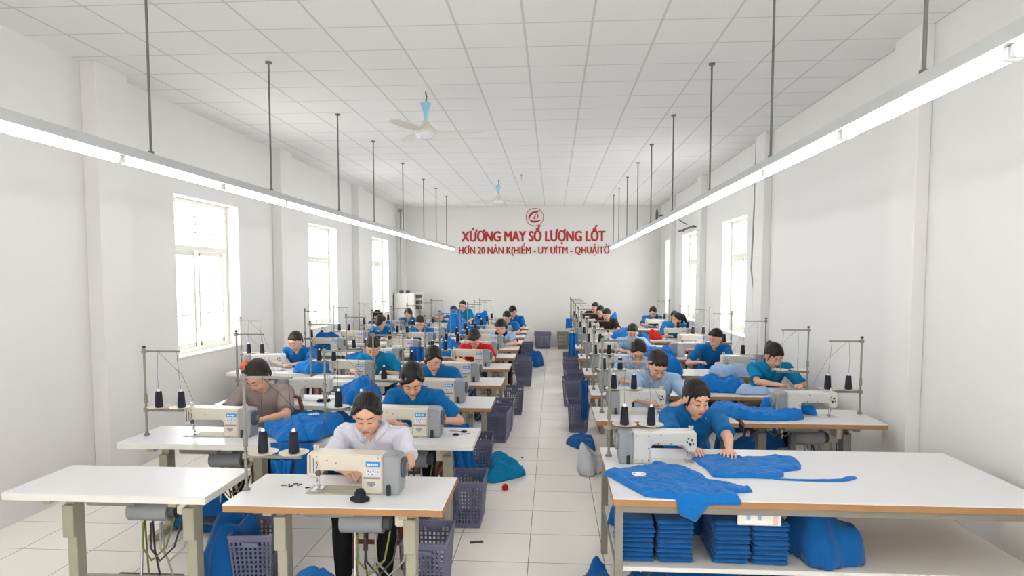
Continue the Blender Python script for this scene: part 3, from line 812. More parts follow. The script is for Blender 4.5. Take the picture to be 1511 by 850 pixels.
# logo on that shirt
m = MB(); lx, ly = .52, 3.85
for r in (.04,):
    m.tube([(r * math.cos(a), r * .75 * math.sin(a), 0) for a in np.linspace(0, 2 * PI, 21)], .004, 5)
for i in range(5): m.box((-.03 + i * .015, -.045, 0), (.01, .012, .002))
m.box((0, 0, 0), (.05, .008, .003)); m.box((.0, .012, 0), (.03, .008, .003)); m.box((0, -.013, 0), (.03, .008, .003))
lo = m.build('logo', 'white', s1)
lz = max(v.co.z for v in s1.data.vertices if (v.co.x + s1.location.x - lx) ** 2 + (v.co.y + s1.location.y - ly) ** 2 < .0012)
lo.location = (lx - s1.location.x, ly - s1.location.y, lz + .001)
s2 = cloth('polo_shirt', [(.92, 4.33), (.98, 4.12), (.98, 3.95), (1.10, 3.93), (1.22, 3.94), (1.32, 3.93), (1.42, 3.98), (1.45, 4.08), (1.58, 4.14), (1.62, 4.24), (1.62, 4.34), (1.52, 4.40), (1.3, 4.38), (1.15, 4.44), (1.02, 4.42)],
           'blue', 'blue polo shirt spread under the hand of the woman at the cutting table', rect=DR, thick=.007, fold=.018, seed=5, res=.008, fs=7, soft=1)
m = cloth('cloth_strip', [(1.3, 3.965), (1.42, 3.93), (1.6, 3.935), (1.75, 3.95), (1.78, 4.0), (1.86, 4.02), (1.86, 3.98), (1.8, 3.93), (1.72, 3.9), (1.5, 3.9), (1.35, 3.915)], 'blue', 'narrow blue cloth strip lying on the cutting table right of the shirts', 'cloth strip', thick=.008, fold=.004, seed=8, res=.008)
# folded shirts on the shelf
def folded(w, d, h_, seed, top):
    """one folded shirt: a plump flat parcel with rounded edges"""
    mb = MB(); nx, ny = 18, 14; V = []; F = []
    for layer in (0, 1):
        for i in range(nx + 1):
            for j in range(ny + 1):
                u, v = math.sin(PI / 2 * (i / nx * 2 - 1)), math.sin(PI / 2 * (j / ny * 2 - 1))
                e = math.sqrt(max(0, 1 - abs(u) ** 14)) * math.sqrt(max(0, 1 - abs(v) ** 14))
                zz = h_ * (.5 + (.5 * e + (.10 * noise.noise(Vector((u * 2 + seed, v * 2, seed))) * e)) * (1 if layer else -1))
                if not layer: zz = h_ * (.5 - .5 * e)
                x = u * w / 2 * (1 + .03 * noise.noise(Vector((v * 2, seed, 1)))); y = v * d / 2 * (1 + .03 * noise.noise(Vector((u * 2, seed, 2))))
                V.append((x, y, zz))
    o2 = (nx + 1) * (ny + 1)
    for i in range(nx):
        for j in range(ny):
            a = i * (ny + 1) + j; F.append((a, a + ny + 1, a + ny + 2, a + 1)[::-1]); F.append(tuple(o2 + k_ for k_ in (a, a + ny + 1, a + ny + 2, a + 1)))
    for i in range(nx):
        for j in (0, ny):
            a = i * (ny + 1) + j; b_ = a + ny + 1; F.append((a, b_, o2 + b_, o2 + a) if j == 0 else (b_, a, o2 + a, o2 + b_))
    for j in range(ny):
        for i in (0, nx):
            a = i * (ny + 1) + j; b_ = a + 1; F.append((b_, a, o2 + a, o2 + b_) if i == 0 else (a, b_, o2 + b_, o2 + a))
    mb.add(V, F); return mb
SH = .359
fold_me = [folded(.20, .34, .026, s_, 0).mesh('folded_shirt', 50) for s_ in range(4)]
for me in fold_me: me.materials.append(M['blue2'])
stk = [(.485, 9, 'leftmost'), (.70, 9, 'second from left'), (1.02, 9, 'third from left'), (1.235, 9, 'fourth from left')]
cnt = ['bottom one', 'second from the bottom', 'third from the bottom', 'fourth from the bottom', 'middle one', 'fourth from the top', 'third from the top', 'second from the top', 'topmost']
for x, n_, nm in stk:
    for k_ in range(n_):
        o = bpy.data.objects.new('folded_shirt', fold_me[(k_ + int(x * 9)) % 4]); C.objects.link(o)
        o.location = (x + random.uniform(-.006, .006), 3.80 + random.uniform(-.008, .008), SH + .0005 + k_ * .0275)
        o.rotation_euler = (0, 0, random.uniform(-.03, .03))
        tag(o, 'folded shirt, %s in the %s stack under the cutting table' % (cnt[k_], nm), 'shirt', 'folded shirts under the cutting table')
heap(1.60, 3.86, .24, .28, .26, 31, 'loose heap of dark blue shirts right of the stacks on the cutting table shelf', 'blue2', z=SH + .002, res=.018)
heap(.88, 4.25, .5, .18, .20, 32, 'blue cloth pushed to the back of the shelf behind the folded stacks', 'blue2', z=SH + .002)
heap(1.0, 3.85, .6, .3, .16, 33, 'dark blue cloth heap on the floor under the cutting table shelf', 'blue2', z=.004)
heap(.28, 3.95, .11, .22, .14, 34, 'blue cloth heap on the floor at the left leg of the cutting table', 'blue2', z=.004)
m = MB(); m.box((0, 0, 0), (.24, .015, .12), .004)
for x in (-.06, .0): m.box((x, -.009, .01), (.02, .003, .08), m=1)
m.box((.09, -.009, -.03), (.025, .003, .05), m=2)
o = m.build('paper_bundle', ['paper', 'lblue', 'notice']); o.location = (1.16, 3.62, .655); tag(o, 'white paper bundle tucked under the cutting table top', 'paper')

# heaps on and around the tables: (x, y, rx, ry, h, seed, label, material, z, rect)
HE = [
 (-1.93, 4.80, .30, .26, .07, 1, 'heap of bright blue shirts with a white logo between the second left tables', 'blue', TH + .02, (-2.6, -1.5, 4.5, 5.1)),
 (-1.90, 6.2, .22, .25, .15, 3, 'crumpled blue heap behind the head of the woman in white', 'blue', TH + .006, (-2.3, -1.7, 5.95, 6.5)),
 (-3.02, 8.05, .28, .20, .12, 4, 'blue shirt heap beside the worker at the left wall', 'blue', TH + .006, None),
 (-2.72, 9.0, .24, .18, .12, 6, 'blue shirts heaped behind the boy in teal', 'blue', TH + .006, None),
 (-3.75, 10.42, .32, .14, .30, 7, 'blue bundle heaped over a machine at the left wall', 'blue2', TH + .006, None),
 (-1.6, 9.9, .20, .22, .20, 9, 'blue shirt heap on the sixth table left of the aisle', 'blue', TH + .006, None),
 (-2.15, 14.0, .22, .2, .42, 10, 'tall blue heap on the far middle tables', 'blue', TH + .006, None),
 (-1.75, 13.3, .22, .2, .30, 11, 'rounded blue heap on the ninth table left of the aisle', 'blue', TH + .006, None),
 (-1.62, 14.4, .2, .2, .38, 12, 'high blue heap on the tenth table left of the aisle', 'blue', TH + .006, None),
 (1.42, 6.95, .10, .12, .05, 13, 'small white cloth with pins on the second table right of the aisle', 'paper', TH + .006, None),
 (1.83, 6.98, .27, .13, .12, 14, 'bundled blue shirts on the second table along the right wall', 'blue', TH + .006, None),
 (2.1, 6.82, .17, .07, .03, 15, 'pale blue strips hanging off the second table along the right wall', 'lblue', TH + .008, None),
 (1.45, 8.3, .24, .24, .16, 16, 'draped bright blue shirts behind the man in pale blue', 'blue', TH + .006, (.4, 2.8, 8.06, 8.66)),
 (2.25, 8.2, .3, .12, .06, 17, 'pale blue cloth lying before the machine by the right wall', 'lblue', TH + .006, None),
 (1.55, 9.95, .33, .22, .12, 18, 'wide blue shirt pile on the fourth table right of the aisle', 'blue', TH + .006, None),
 (2.25, 9.82, .27, .12, .05, 19, 'rust red cloth scraps on the fourth table along the right wall', 'rust', TH + .006, None),
 (1.55, 11.4, .16, .18, .15, 20, 'dark blue cloth ball on the fifth table right of the aisle', 'blue2', TH + .006, None),
 (1.45, 12.75, .28, .2, .20, 21, 'stacked blue shirts on the sixth table right of the aisle', 'blue', TH + .006, None),
 (2.0, 12.75, .12, .1, .22, 22, 'red cloth heaped on the sixth table along the right wall', 'red', TH + .006, None),
 (1.42, 15.3, .11, .11, .34, 23, 'rounded bright blue cloth lump on a far table right of the aisle', 'blue', TH + .006, None),
 (-2.1, 9.95, .14, .12, .05, 24, 'red strip of cloth on the middle row', 'rust', TH + .006, None),
 (-3.9, 8.1, .16, .12, .06, 25, 'rust coloured cloth at the left wall edge', 'rust', TH + .03, None),
]
for (x, y, rx, ry, h_, sd, lab, mt_, z_, rc) in HE:
    hp = heap(x, y, rx, ry, h_, sd, lab, mt_, z=z_, rect=rc, res=.013 if y < 7 else .02, fold=.05)
    if 'logo' in lab:
        px_, py_ = -1.86, 4.86
        pz = max(v.co.z for v in hp.data.vertices if (v.co.x + hp.location.x - px_) ** 2 + (v.co.y + hp.location.y - py_) ** 2 < .002)
        m = MB()
        for k_ in range(5): m.box((-.036 + .018 * k_, 0, 0), (.013, .022, .002), .0005)
        m.box((0, .022, 0), (.06, .007, .002)); lo2 = m.build('logo', 'white', hp); lo2.location = (px_ - hp.location.x, py_ - hp.location.y, pz + .002); lo2.rotation_euler = (0, 0, .15)
# long shirts lying on the first tables behind the cutting table
cloth('polo_shirt', [(1.42, 5.98), (1.5, 5.75), (1.6, 5.55), (1.85, 5.53), (2.15, 5.58), (2.2, 5.75), (2.05, 5.86), (1.9, 5.8), (1.7, 5.83), (1.55, 6.0)], 'blue', 'blue sleeve shaped cloth along the first table behind the cutting table', thick=.02, fold=.04, dome=.03, seed=41, res=.016, fs=6)
cloth('polo_shirt', [(1.85, 5.95), (1.95, 5.85), (2.2, 5.86), (2.3, 5.75), (2.36, 5.8), (2.2, 6.0), (2.05, 6.04)], 'blue', 'twisted blue cloth left of the machine at the right edge of the picture', thick=.02, fold=.05, dome=.05, seed=42, res=.016, fs=6)
# hanging lengths of cloth
def hang(x0, x1, y, z0, z1, seed, label, matn='blue', amp=.03, sway=0, taper=1.0):
    nx, nz = 24, 16; mb = MB(); V = []; F = []
    for i in range(nx + 1):
        for j in range(nz + 1):
            u, v = i / nx, j / nz
            w = (1 - v * (1 - taper)) ; xm = (x0 + x1) / 2
            x = xm + (x0 - xm + (x1 - x0) * u) * w + sway * v
            zz = z0 + (z1 - z0) * v + .03 * noise.noise(Vector((u * 4, seed, v))) * v
            yy_ = y + amp * math.sin(u * 17 + 2 * noise.noise(Vector((u * 3, v * 2, seed)))) * (.3 + .7 * v) + .02 * noise.noise(Vector((u * 5, v * 5, seed)))
            V.append((x, yy_, zz))
    for i in range(nx):
        for j in range(nz):
            a = i * (nz + 1) + j; F.append((a, a + 1, a + nz + 2, a + nz + 1))
    ox, oz = (x0 + x1) / 2, z1
    mb.add([(a - ox, b - y, c_ - oz) for a, b, c_ in V], F); o = mb.build('hanging_cloth', matn, None, 60); o.location = (ox, y, oz)
    md = o.modifiers.new('body', 'SOLIDIFY'); md.thickness = .006; md.offset = 0
    return tag(o, label, 'cloth')
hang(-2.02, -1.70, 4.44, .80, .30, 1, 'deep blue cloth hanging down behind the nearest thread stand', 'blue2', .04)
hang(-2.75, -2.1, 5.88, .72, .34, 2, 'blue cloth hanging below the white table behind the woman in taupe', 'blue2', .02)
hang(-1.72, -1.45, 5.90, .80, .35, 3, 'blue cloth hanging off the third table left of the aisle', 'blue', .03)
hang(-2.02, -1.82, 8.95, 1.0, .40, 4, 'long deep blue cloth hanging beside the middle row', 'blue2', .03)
hang(-.98, -.78, 5.95 - .04, .62, .12, 5, 'blue cloth trailing from the third table left of the aisle', 'blue', .02, .08)
hang(-2.0, -1.85, 4.40, .68, .42, 6, 'thin blue ribbon hanging under the table behind the first thread stand', 'blue', .01, taper=.3)
hang(.36, .44, 8.0, .7, .2, 7, 'blue cloth strip hanging at the third table right of the aisle', 'blue2', .02)
hang(.30, .50, 12.36, .92, .45, 8, 'blue shirts hanging off the sixth table right of the aisle', 'blue', .04)
hang(.30, .44, 14.9, 1.02, .80, 9, 'small blue cloth hanging off a far table right of the aisle', 'blue', .03)
# floor cloths
cloth('fabric_pile', [(-.92, 6.5), (-.85, 6.25), (-.7, 6.1), (-.55, 6.05), (-.38, 6.2), (-.28, 6.3), (-.26, 6.38), (-.34, 6.5), (-.45, 6.7), (-.55, 6.85), (-.72, 6.9), (-.88, 6.75)], 'teal', 'blue cloth lying on the aisle floor behind the second basket', 'cloth pile', .004, .02, .05, .07, 51, .018, fs=5)
heap(-.46, 14.3, .24, .32, .30, 52, 'large blue cloth pile on the floor far down the aisle', 'blue2', z=.004, res=.03)
cloth('fabric_pile', [(.14, 7.62), (.22, 7.45), (.34, 7.3), (.44, 7.15), (.5, 7.3), (.5, 7.7), (.4, 7.85), (.25, 7.8)], 'blue2', 'blue cloth on the floor at the right side of the aisle', 'cloth pile', .004, .02, .04, .05, 53, .018, fs=5)
heap(.38, 6.55, .13, .2, .22, 54, 'clear plastic bag of offcuts on the floor beside the right tables', 'bag', z=.004, cat='plastic bag', name='plastic_bag')
heap(.40, 9.0, .10, .2, .25, 55, 'blue cloth bundle on the floor under the right tables', 'blue2', z=.004)
heap(-1.38, 3.52, .2, .16, .09, 56, 'blue cloth on the foot treadle under the nearest table', 'blue', z=.135)
heap(-2.1, 4.0, .2, .2, .45, 57, 'blue cloth heap under the middle tables at the left edge', 'blue2', z=.004)

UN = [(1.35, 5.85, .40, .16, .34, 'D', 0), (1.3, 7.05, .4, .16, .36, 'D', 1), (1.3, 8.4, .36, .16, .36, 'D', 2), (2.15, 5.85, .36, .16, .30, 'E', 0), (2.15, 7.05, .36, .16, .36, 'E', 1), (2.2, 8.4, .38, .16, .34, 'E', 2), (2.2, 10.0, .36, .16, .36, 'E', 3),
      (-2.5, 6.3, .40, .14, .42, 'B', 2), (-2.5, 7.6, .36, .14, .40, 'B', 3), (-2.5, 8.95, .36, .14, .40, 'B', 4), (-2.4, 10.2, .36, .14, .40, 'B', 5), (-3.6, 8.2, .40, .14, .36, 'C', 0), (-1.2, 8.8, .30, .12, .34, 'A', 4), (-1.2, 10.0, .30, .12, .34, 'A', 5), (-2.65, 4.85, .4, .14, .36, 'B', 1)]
for i, (x, y, rx, ry, h_, r_, k_) in enumerate(UN):  # blue cloth on the floor, added to deepen the shade under tables
    heap(x, y + .02, rx, ry, h_, 70 + i, 'dark blue cloth added to deepen shade under the %s table %s' % ((nth(k_) if k_ or r_ in 'ABC' else 'first'), ROWN[r_]), 'blue2', z=.004, res=.022)

# ------------------------------------------------------------------ baskets
def basket_proto(matn):
    t = thing('laundry_basket', 'x', 'basket')
    w0, d0, w1, d1, H = .22, .32, .27, .38, .37
    def wall(mb, P0, P1, Q0, Q1):   # bottom corners, top corners
        P0, P1, Q0, Q1 = map(Vector, (P0, P1, Q0, Q1)); n_ = 9 if (P1 - P0).length < .3 else 13
        def pt(u, v): return (P0.lerp(P1, u)).lerp(Q0.lerp(Q1, u), v)
        nrm = (P1 - P0).cross(Q0 - P0).normalized() * .003
        def strip(u0, v0, u1, v1):
            a, b, c_, d = pt(u0, v0), pt(u1, v0), pt(u1, v1), pt(u0, v1)
            mb.add([a - nrm, b - nrm, c_ - nrm, d - nrm, a + nrm, b + nrm, c_ + nrm, d + nrm],
                   [(0, 1, 2, 3)[::-1], (4, 5, 6, 7), (0, 1, 5, 4), (1, 2, 6, 5), (2, 3, 7, 6), (3, 0, 4, 7)])
        strip(0, 0, 1, .08); strip(0, .90, 1, 1)
        for i in range(n_ + 1):
            u = i / n_; hw = .22 / n_ if 0 < i < n_ else .4 / n_
            strip(max(0, u - hw), .08, min(1, u + hw), .9)
        for j in range(1, 10):
            v = .08 + .82 * j / 10; strip(0, v - .013, 1, v + .013)
    mb = MB(); B = [(-w0 / 2, -d0 / 2, .01), (w0 / 2, -d0 / 2, .01), (w0 / 2, d0 / 2, .01), (-w0 / 2, d0 / 2, .01)]
    T = [(-w1 / 2, -d1 / 2, H), (w1 / 2, -d1 / 2, H), (w1 / 2, d1 / 2, H), (-w1 / 2, d1 / 2, H)]
    for i in range(4): wall(mb, B[i], B[(i + 1) % 4], T[i], T[(i + 1) % 4])
    mb.build('lattice_wall', matn, t, 0)
    MB().box((0, 0, .008), (w0, d0, .016), .004).build('bottom', matn, t)
    r = MB(); r.tube([(-w1 / 2, -d1 / 2, H), (w1 / 2, -d1 / 2, H), (w1 / 2, d1 / 2, H), (-w1 / 2, d1 / 2, H), (-w1 / 2, -d1 / 2, H)], .009, 8); r.build('rim', matn, t)
    for s_ in (-1, 1): MB().box((0, s_ * (d1 / 2 + .004), H - .05), (.1, .012, .03), .005).build('handle', matn, t)
    return t
bp_ = (basket_proto('basket'), [False]); bp2 = (basket_proto('basket2'), [False])
BK = [(-.78, 3.95, 0, 'under the nearest table, beside its right leg', 1), (-1.90, 4.0, .1, 'under the nearest table, at its left leg', 1), (-.68, 5.12, 0, 'in the aisle at the corner of the second table on the left', 1),
      (-.74, 6.42, .05, 'at the third table on the left of the aisle', 1), (-.66, 7.75, -.1, 'at the fourth table on the left of the aisle', 1), (-.64, 8.3, 0, 'just behind the fourth table on the left of the aisle', 1),
      (-.56, 9.3, 0, 'at the fifth table on the left of the aisle', 1), (-.52, 11.75, 0, 'in the aisle before the far blue pile', 1.1), (-.60, 12.7, .2, 'behind the blue pile edge on the left of the aisle', 1.1),
      (-.62, 15.0, 0, 'beyond the far blue pile on the left', 1.2), (-.28, 17.85, PI / 2, 'against the far wall at the end of the aisle', 1.2),
      (.33, 8.3, 0, 'at the third table on the right of the aisle', 1), (.36, 10.7, .1, 'at the fourth table on the right of the aisle', 1.1), (.30, 9.95, 0, 'on the right of the aisle beside the fourth table', 1.1), (.34, 12.0, 0, 'on the right of the aisle at the fifth table', 1.1), (.36, 13.3, 0, 'at the far right side of the aisle', 1.1)]
for x, y, r_, lab, s_ in BK: place(bp_[0], bp_[1], (x, y, 0), r_, 'grey blue basket ' + lab, 'grey blue laundry baskets', (s_, s_, s_))
place(bp2[0], bp2[1], (.28, 17.8, 0), 0, 'olive grey lattice basket against the far wall right of the aisle', 'baskets at the far wall', (1.2, 1.2, 1.2))

# ------------------------------------------------------------------ small things
def small(name, mb, mats, loc, label, cat, rz=0, group=None):
    o = mb.build(name, mats); o.location = loc; o.rotation_euler = (0, 0, rz); return tag(o, label, cat, group)
m = MB(); m.cyl((0, 0, 0), (0, 0, .05), .035, .03, 16); m.cyl((0, 0, .05), (0, 0, .066), .024, .02, 16); m.ell((-.03, -.012, .016), (.024, .02, .016)); m.ell((.034, -.008, .016), (.022, .02, .016))
small('pin_cushion', m, 'thread', (-1.05, 3.40, TH + .002), 'black knob shaped weight before the nearest sewing machine', 'weight')
def scissors(loc, rz, label):
    t = thing('scissors', label, 'scissors', loc, rz)
    MB().box((.04, 0, .004), (.09, .008, .003), .001).build('blade', 'chrome', t)
    MB().box((.04, .008, .004), (.09, .007, .003), .001, R=Matrix.Rotation(.15, 3, 'Z')).build('blade', 'chrome', t)
    m = MB()
    for s_ in (-1, 1): m.tube([(-.03 + .02 * math.cos(a), s_ * .014 + .011 * math.sin(a), .005) for a in np.linspace(0, 2 * PI, 13)], .0035, 6)
    m.build('handle', 'thread', t)
scissors((-.73, 5.0, TH + .002), 2.9, 'small dark scissors on the second table left of the aisle')
scissors((-.72, 4.9, TH + .002), .3, 'open snips lying before the scissors on the second left table')
for i, (x, y, r_) in enumerate([(-1.52, 3.66, .3), (-1.53, 3.62, 1.1), (-1.55, 3.64, 2.0), (-1.49, 3.645, .8), (-1.58, 3.63, .2), (-1.42, 3.60, .5)]):
    m = MB(); m.box((0, 0, .002), (.03, .008, .004), .001)
    small('thread_scrap', m, 'navy', (x, y, TH + .002), 'tiny dark thread scrap on the nearest table left of the needle', 'scrap', r_, 'thread scraps on the nearest table')
m = MB(); m.box((0, 0, .006), (.10, .02, .012), .002); small('metal_strip', m, 'dgrey', (-.565, 4.68, 0), 'short black strip lying on the aisle floor', 'strip', .25)
m = MB(); m.lathe((0, 0, 0), [(.03, 0), (.03, .03), (.018, .05), (.005, .052)], 10); small('bottle_cap', m, 'red', (-.44, 5.9, 0), 'small red cap on the aisle floor before the blue cloth', 'cap')
m = MB(); m.ell((0, 0, .008), (.012, .008, .008)); small('dust_lump', m, 'dgrey', (-.33, 6.95, 0), 'tiny dark lint lump on the middle of the aisle floor', 'lint')
m = MB(); m.box((0, 0, .006), (.11, .05, .01), .003); small('plastic_clip', m, 'pink', (-2.02, 6.1, TH + .002), 'pink clip on the white table behind the woman in taupe', 'clip', .4)
m = MB(); m.box((0, 0, .01), (.12, .07, .02), .004); small('cloth_tag', m, 'navy', (-2.25, 6.15, TH + .002), 'dark clips scattered on the white table behind the woman in taupe', 'clip', .2)

# ------------------------------------------------------------------ stools
def stool_proto(back):
    t = thing('wooden_chair' if back else 'wooden_stool', 'x', 'chair' if back else 'stool')
    MB().box((0, 0, .435), (.36, .30, .03), .008).build('seat', 'stool', t)
    for sx in (-1, 1):
        for sy in (-1, 1):
            m = MB(); m.cyl((sx * .17, sy * .14, 0), (sx * .15, sy * .12, .42), .017, .02, 8); m.build('leg', 'stool', t)
    m = MB()
    for sy in (-1, 1): m.box((0, sy * .133, .18), (.32, .018, .03), .004)
    for sx in (-1, 1): m.box((sx * .163, 0, .24), (.018, .27, .03), .004)
    m.build('stretcher', 'stool', t)
    if back:
        m = MB()
        m.tube([(-.17, .15, .44), (-.18, .19, .7), (-.14, .2, .84), (0, .21, .88), (.14, .2, .84), (.18, .19, .7), (.17, .15, .44)], .02, 8)
        for x in (-.07, 0, .07): m.cyl((x, .16, .44), (x, .205, .87), .01, n=8)
        m.build('backrest', 'stool', t)
    return t
st_p = {False: (stool_proto(False), [False]), True: (stool_proto(True), [False])}

# ------------------------------------------------------------------ people
TS = bpy.data.scenes.new('work')
def remesh(mb, name, vox, smooth=4, disp=None):
    me = mb.mesh(name + '_src', 0); ob = bpy.data.objects.new(name + '_src', me); TS.collection.objects.link(ob)
    md = ob.modifiers.new('r', 'REMESH'); md.mode = 'VOXEL'; md.voxel_size = vox; md.adaptivity = 0
    if smooth:
        ms = ob.modifiers.new('s', 'SMOOTH'); ms.factor = .5; ms.iterations = smooth
    TS.view_layers[0].update(); dg = TS.view_layers[0].depsgraph
    out = bpy.data.meshes.new_from_object(ob.evaluated_get(dg)); bpy.data.objects.remove(ob); bpy.data.meshes.remove(me)
    if disp:
        n_ = len(out.vertices); co = np.empty(n_ * 3); no = np.empty(n_ * 3)
        out.vertices.foreach_get('co', co); out.vertex_normals.foreach_get('vector', no)
        d = np.array([disp(Vector(p)) for p in co.reshape(-1, 3)])
        out.vertices.foreach_set('co', (co.reshape(-1, 3) + no.reshape(-1, 3) * d[:, None]).ravel()); out.update()
    out.polygons.foreach_set('use_smooth', [True] * len(out.polygons))
    out.name = name; out.materials.clear()
    return out
def join_extra(me, mb, mats):
    """append small features (brows, lids, lips) to the body mesh itself"""
    import bmesh
    bm = bmesh.new(); bm.from_mesh(me)
    vs = [bm.verts.new(p) for p in mb.v]
    for f, mi in zip(mb.f, mb.m):
        try:
            nf = bm.faces.new([vs[i] for i in f]); nf.material_index = mi; nf.smooth = True
        except ValueError: pass
    bm.to_mesh(me); bm.free()
    for q in mats: me.materials.append(M[q])
def wrinkle(amp, fs, seed):
    def f(co):
        v = Vector((co.x * fs + seed, co.y * fs, co.z * fs * .6 + seed))
        return amp * (1 - 2.2 * abs(noise.noise(v + noise.noise_vector(v * .5) * .7))) * .8
    return f
def person(label, hx, hy, hz, shirt='polo', hair='bob', haircol='hair', pitch=30, yaw=0, rot=0, collar=True, collar_m=None, hands=((-.10, -.28), (.10, -.28)),
           stand=False, detail=1, pants='pants', group='workers', logo=False, hs=1.08, seat=True, chair=False, name='person', mask=None):
    """head centre at hx,hy,hz; facing -y before rot"""
    vox = {2: .0048, 1: .0065, 0: .009}[detail]
    root = thing(name, label, 'person', (hx, hy, 0), math.radians(rot), group)
    H = Vector((0, 0, hz))
    N0 = Vector((0, .115, hz - .125))                      # base of the neck
    P_ = Vector((0, .32, .575)) if not stand else Vector((0, .18, .92))
    W_ = P_.lerp(N0, .42) + Vector((0, .04, 0)); Ch = P_.lerp(N0, .78) + Vector((0, .02, 0))
    ax = (N0 - P_).normalized(); tl = math.atan2(-(ax.y), ax.z)   # tilt about x so that ring normals follow the spine
    Rt = Matrix.Rotation(tl, 3, 'X')
    shw = .185
    SL, SR = N0 + Vector((-shw, .02, -.045)), N0 + Vector((shw, .02, -.045))
    hd = []
    for i, (x, y) in enumerate(hands): hd.append(Vector((x, y, TH + .045)))
    EL = []
    for s_, Sh, h_ in ((-1, SL, hd[0]), (1, SR, hd[1])):
        mid = (Sh + h_) / 2; L = (h_ - Sh).length; ua = .285
        off = math.sqrt(max(.0004, ua * ua - (min(L, .56) / 2) ** 2))
        dirv = Vector((s_ * .75, .25, -.62)); dd_ = (h_ - Sh).normalized(); dirv = (dirv - dd_ * dirv.dot(dd_)).normalized()
        e = mid + dirv * off
        if e.z < TH + .03 and e.y < -.02: e.z = TH + .05
        EL.append(e)
    # --- head frame
    RH = Matrix.Rotation(math.radians(yaw), 3, 'Z') @ Matrix.Rotation(math.radians(pitch), 3, 'X')
    def h(x, y, z): return H + RH @ (Vector((x, y, z)) * hs)
    b = MB()
    b.ell(h(0, .005, .015), tuple(hs * k_ for k_ in (.076, .094, .098)), RH, 22, 16)          # skull
    b.ell(h(0, -.035, -.045), tuple(hs * k_ for k_ in (.062, .056, .066)), RH, 20, 14)        # cheeks and jaw
    b.ell(h(0, -.062, -.092), tuple(hs * k_ for k_ in (.026, .024, .022)), RH)                # chin
    b.ell(h(0, -.06, .03), tuple(hs * k_ for k_ in (.056, .034, .04)), RH)                    # brow
    for s_ in (-1, 1):
        b.ell(h(s_ * .036, -.066, -.03), tuple(hs * k_ for k_ in (.024, .022, .022)), RH)     # cheekbone
        b.ell(h(s_ * .030, -.079, .002), tuple(hs * k_ for k_ in (.016, .010, .009)), RH)     # eyelid
        b.ell(h(s_ * .078, .012, -.018), tuple(hs * k_ for k_ in (.009, .018, .03)), RH)      # ear
        b.ell(h(s_ * .010, -.094, -.034), tuple(hs * k_ for k_ in (.009, .009, .007)), RH)    # nostril
    b.cyl(h(0, -.084, .006), h(0, -.103, -.028), .008 * hs, .0115 * hs, 12)                   # nose
    b.ell(h(0, -.101, -.03), (.0115 * hs,) * 3, RH)
    b.ell(h(0, -.080, -.062), tuple(hs * k_ for k_ in (.024, .016, .014)), RH)                # mouth mound
    b.cap(N0 + Vector((0, .0, -.02)), h(0, .03, -.05), .056, .052)                            # neck
    b.cap(h(0, -.0, -.06), N0 + Vector((0, -.02, 0)), .045, .05)
    # --- trunk
    def ring(t, rx, ry, dy=0, g=0):
        c_ = (P_.lerp(W_, t / .42) if t < .42 else W_.lerp(Ch, (t - .42) / .36) if t < .78 else Ch.lerp(N0, (t - .78) / .22)) + Vector((0, dy, 0))
        return (c_, rx + g, ry + g, tl)
    def trunk(mb, g=0, top=1.0):
        R_ = [ring(-.0, .155, .115, 0, g), ring(.15, .16, .115, 0, g), ring(.42, .135, .095, 0, g), ring(.62, .155, .105, 0, g), ring(.8, .175, .105, 0, g), ring(.92, .165, .085, 0, g)]
        R_.append(ring(1.0, .085, .065, 0, g))
        if top > 1: R_.append(ring(1.04, .06, .055, 0, g))
        mb.loft(R_)
        for Sh in (SL, SR): mb.cap(Sh, N0 + Vector((0, .02, -.03)), .058 + g, .05 + g); mb.cap(Sh, Ch, .06 + g, .07 + g)
    trunk(b)
    fing = []
    for s_, Sh, E_, h_ in ((-1, SL, EL[0], hd[0]), (1, SR, EL[1], hd[1])):
        b.cap(Sh, E_, .047, .038); 
        d = (h_ - E_).normalized(); wr = h_ - d * .05
        b.cap(E_, wr, .038, .024)
        # palm and fingers
        fw = Vector((d.x, d.y, 0)).normalized(); sd = Vector((fw.y, -fw.x, 0)); up = Vector((0, 0, 1))
        Rm = Matrix((sd, fw, up)).transposed()
        b.ell(h_ + fw * .005, (.038, .045, .017), Rm); b.cap(wr, h_, .022, .02)
        for k_ in range(4):
            o_ = (k_ - 1.5) * .0205; ln = (.062, .072, .068, .052)[k_ if s_ > 0 else 3 - k_]
            p0 = h_ + sd * o_ + fw * .03 + up * .002; p1 = p0 + fw * ln * .45 + sd * o_ * .15 + up * .006; p2 = p1 + fw * ln * .4 - up * .014; p3 = p2 + fw * ln * .2 - up * .016
            b.cap(p0, p1, .0098, .009, 8); b.cap(p1, p2, .009, .0083, 8); b.cap(p2, p3, .0083, .0075, 8)
        side_ = -s_ if True else s_
        tb = sd * (1 if sd.x * -s_ > 0 else -1)
        p0 = h_ - fw * .015 + tb * .026; p1 = p0 + tb * .026 + fw * .026 - up * .004; p2 = p1 + fw * .028 + tb * .004 - up * .01
        b.cap(p0, p1, .0125, .0105, 8); b.cap(p1, p2, .0105, .0085, 8)
    # --- legs
    legs = []
    for s_ in (-1, 1):
        hip = P_ + Vector((s_ * .085, -.01, -.02))
        if stand: kn = Vector((s_ * .09, .15, .48)); an = Vector((s_ * .09, .17, .09))
        else: kn = Vector((s_ * .155, P_.y - .40, .50)); an = Vector((s_ * .13, P_.y - .43, .10))
        legs.append((hip, kn, an))
        b.cap(hip, kn, .08, .052); b.cap(kn, an, .05, .036); b.ell(an + Vector((0, -.07, -.06)), (.035, .10, .028)); b.cap(an, an + Vector((0, -.02, -.04)), .036)
    body = remesh(b, 'body', vox, 3)
    # face details
    f = MB()
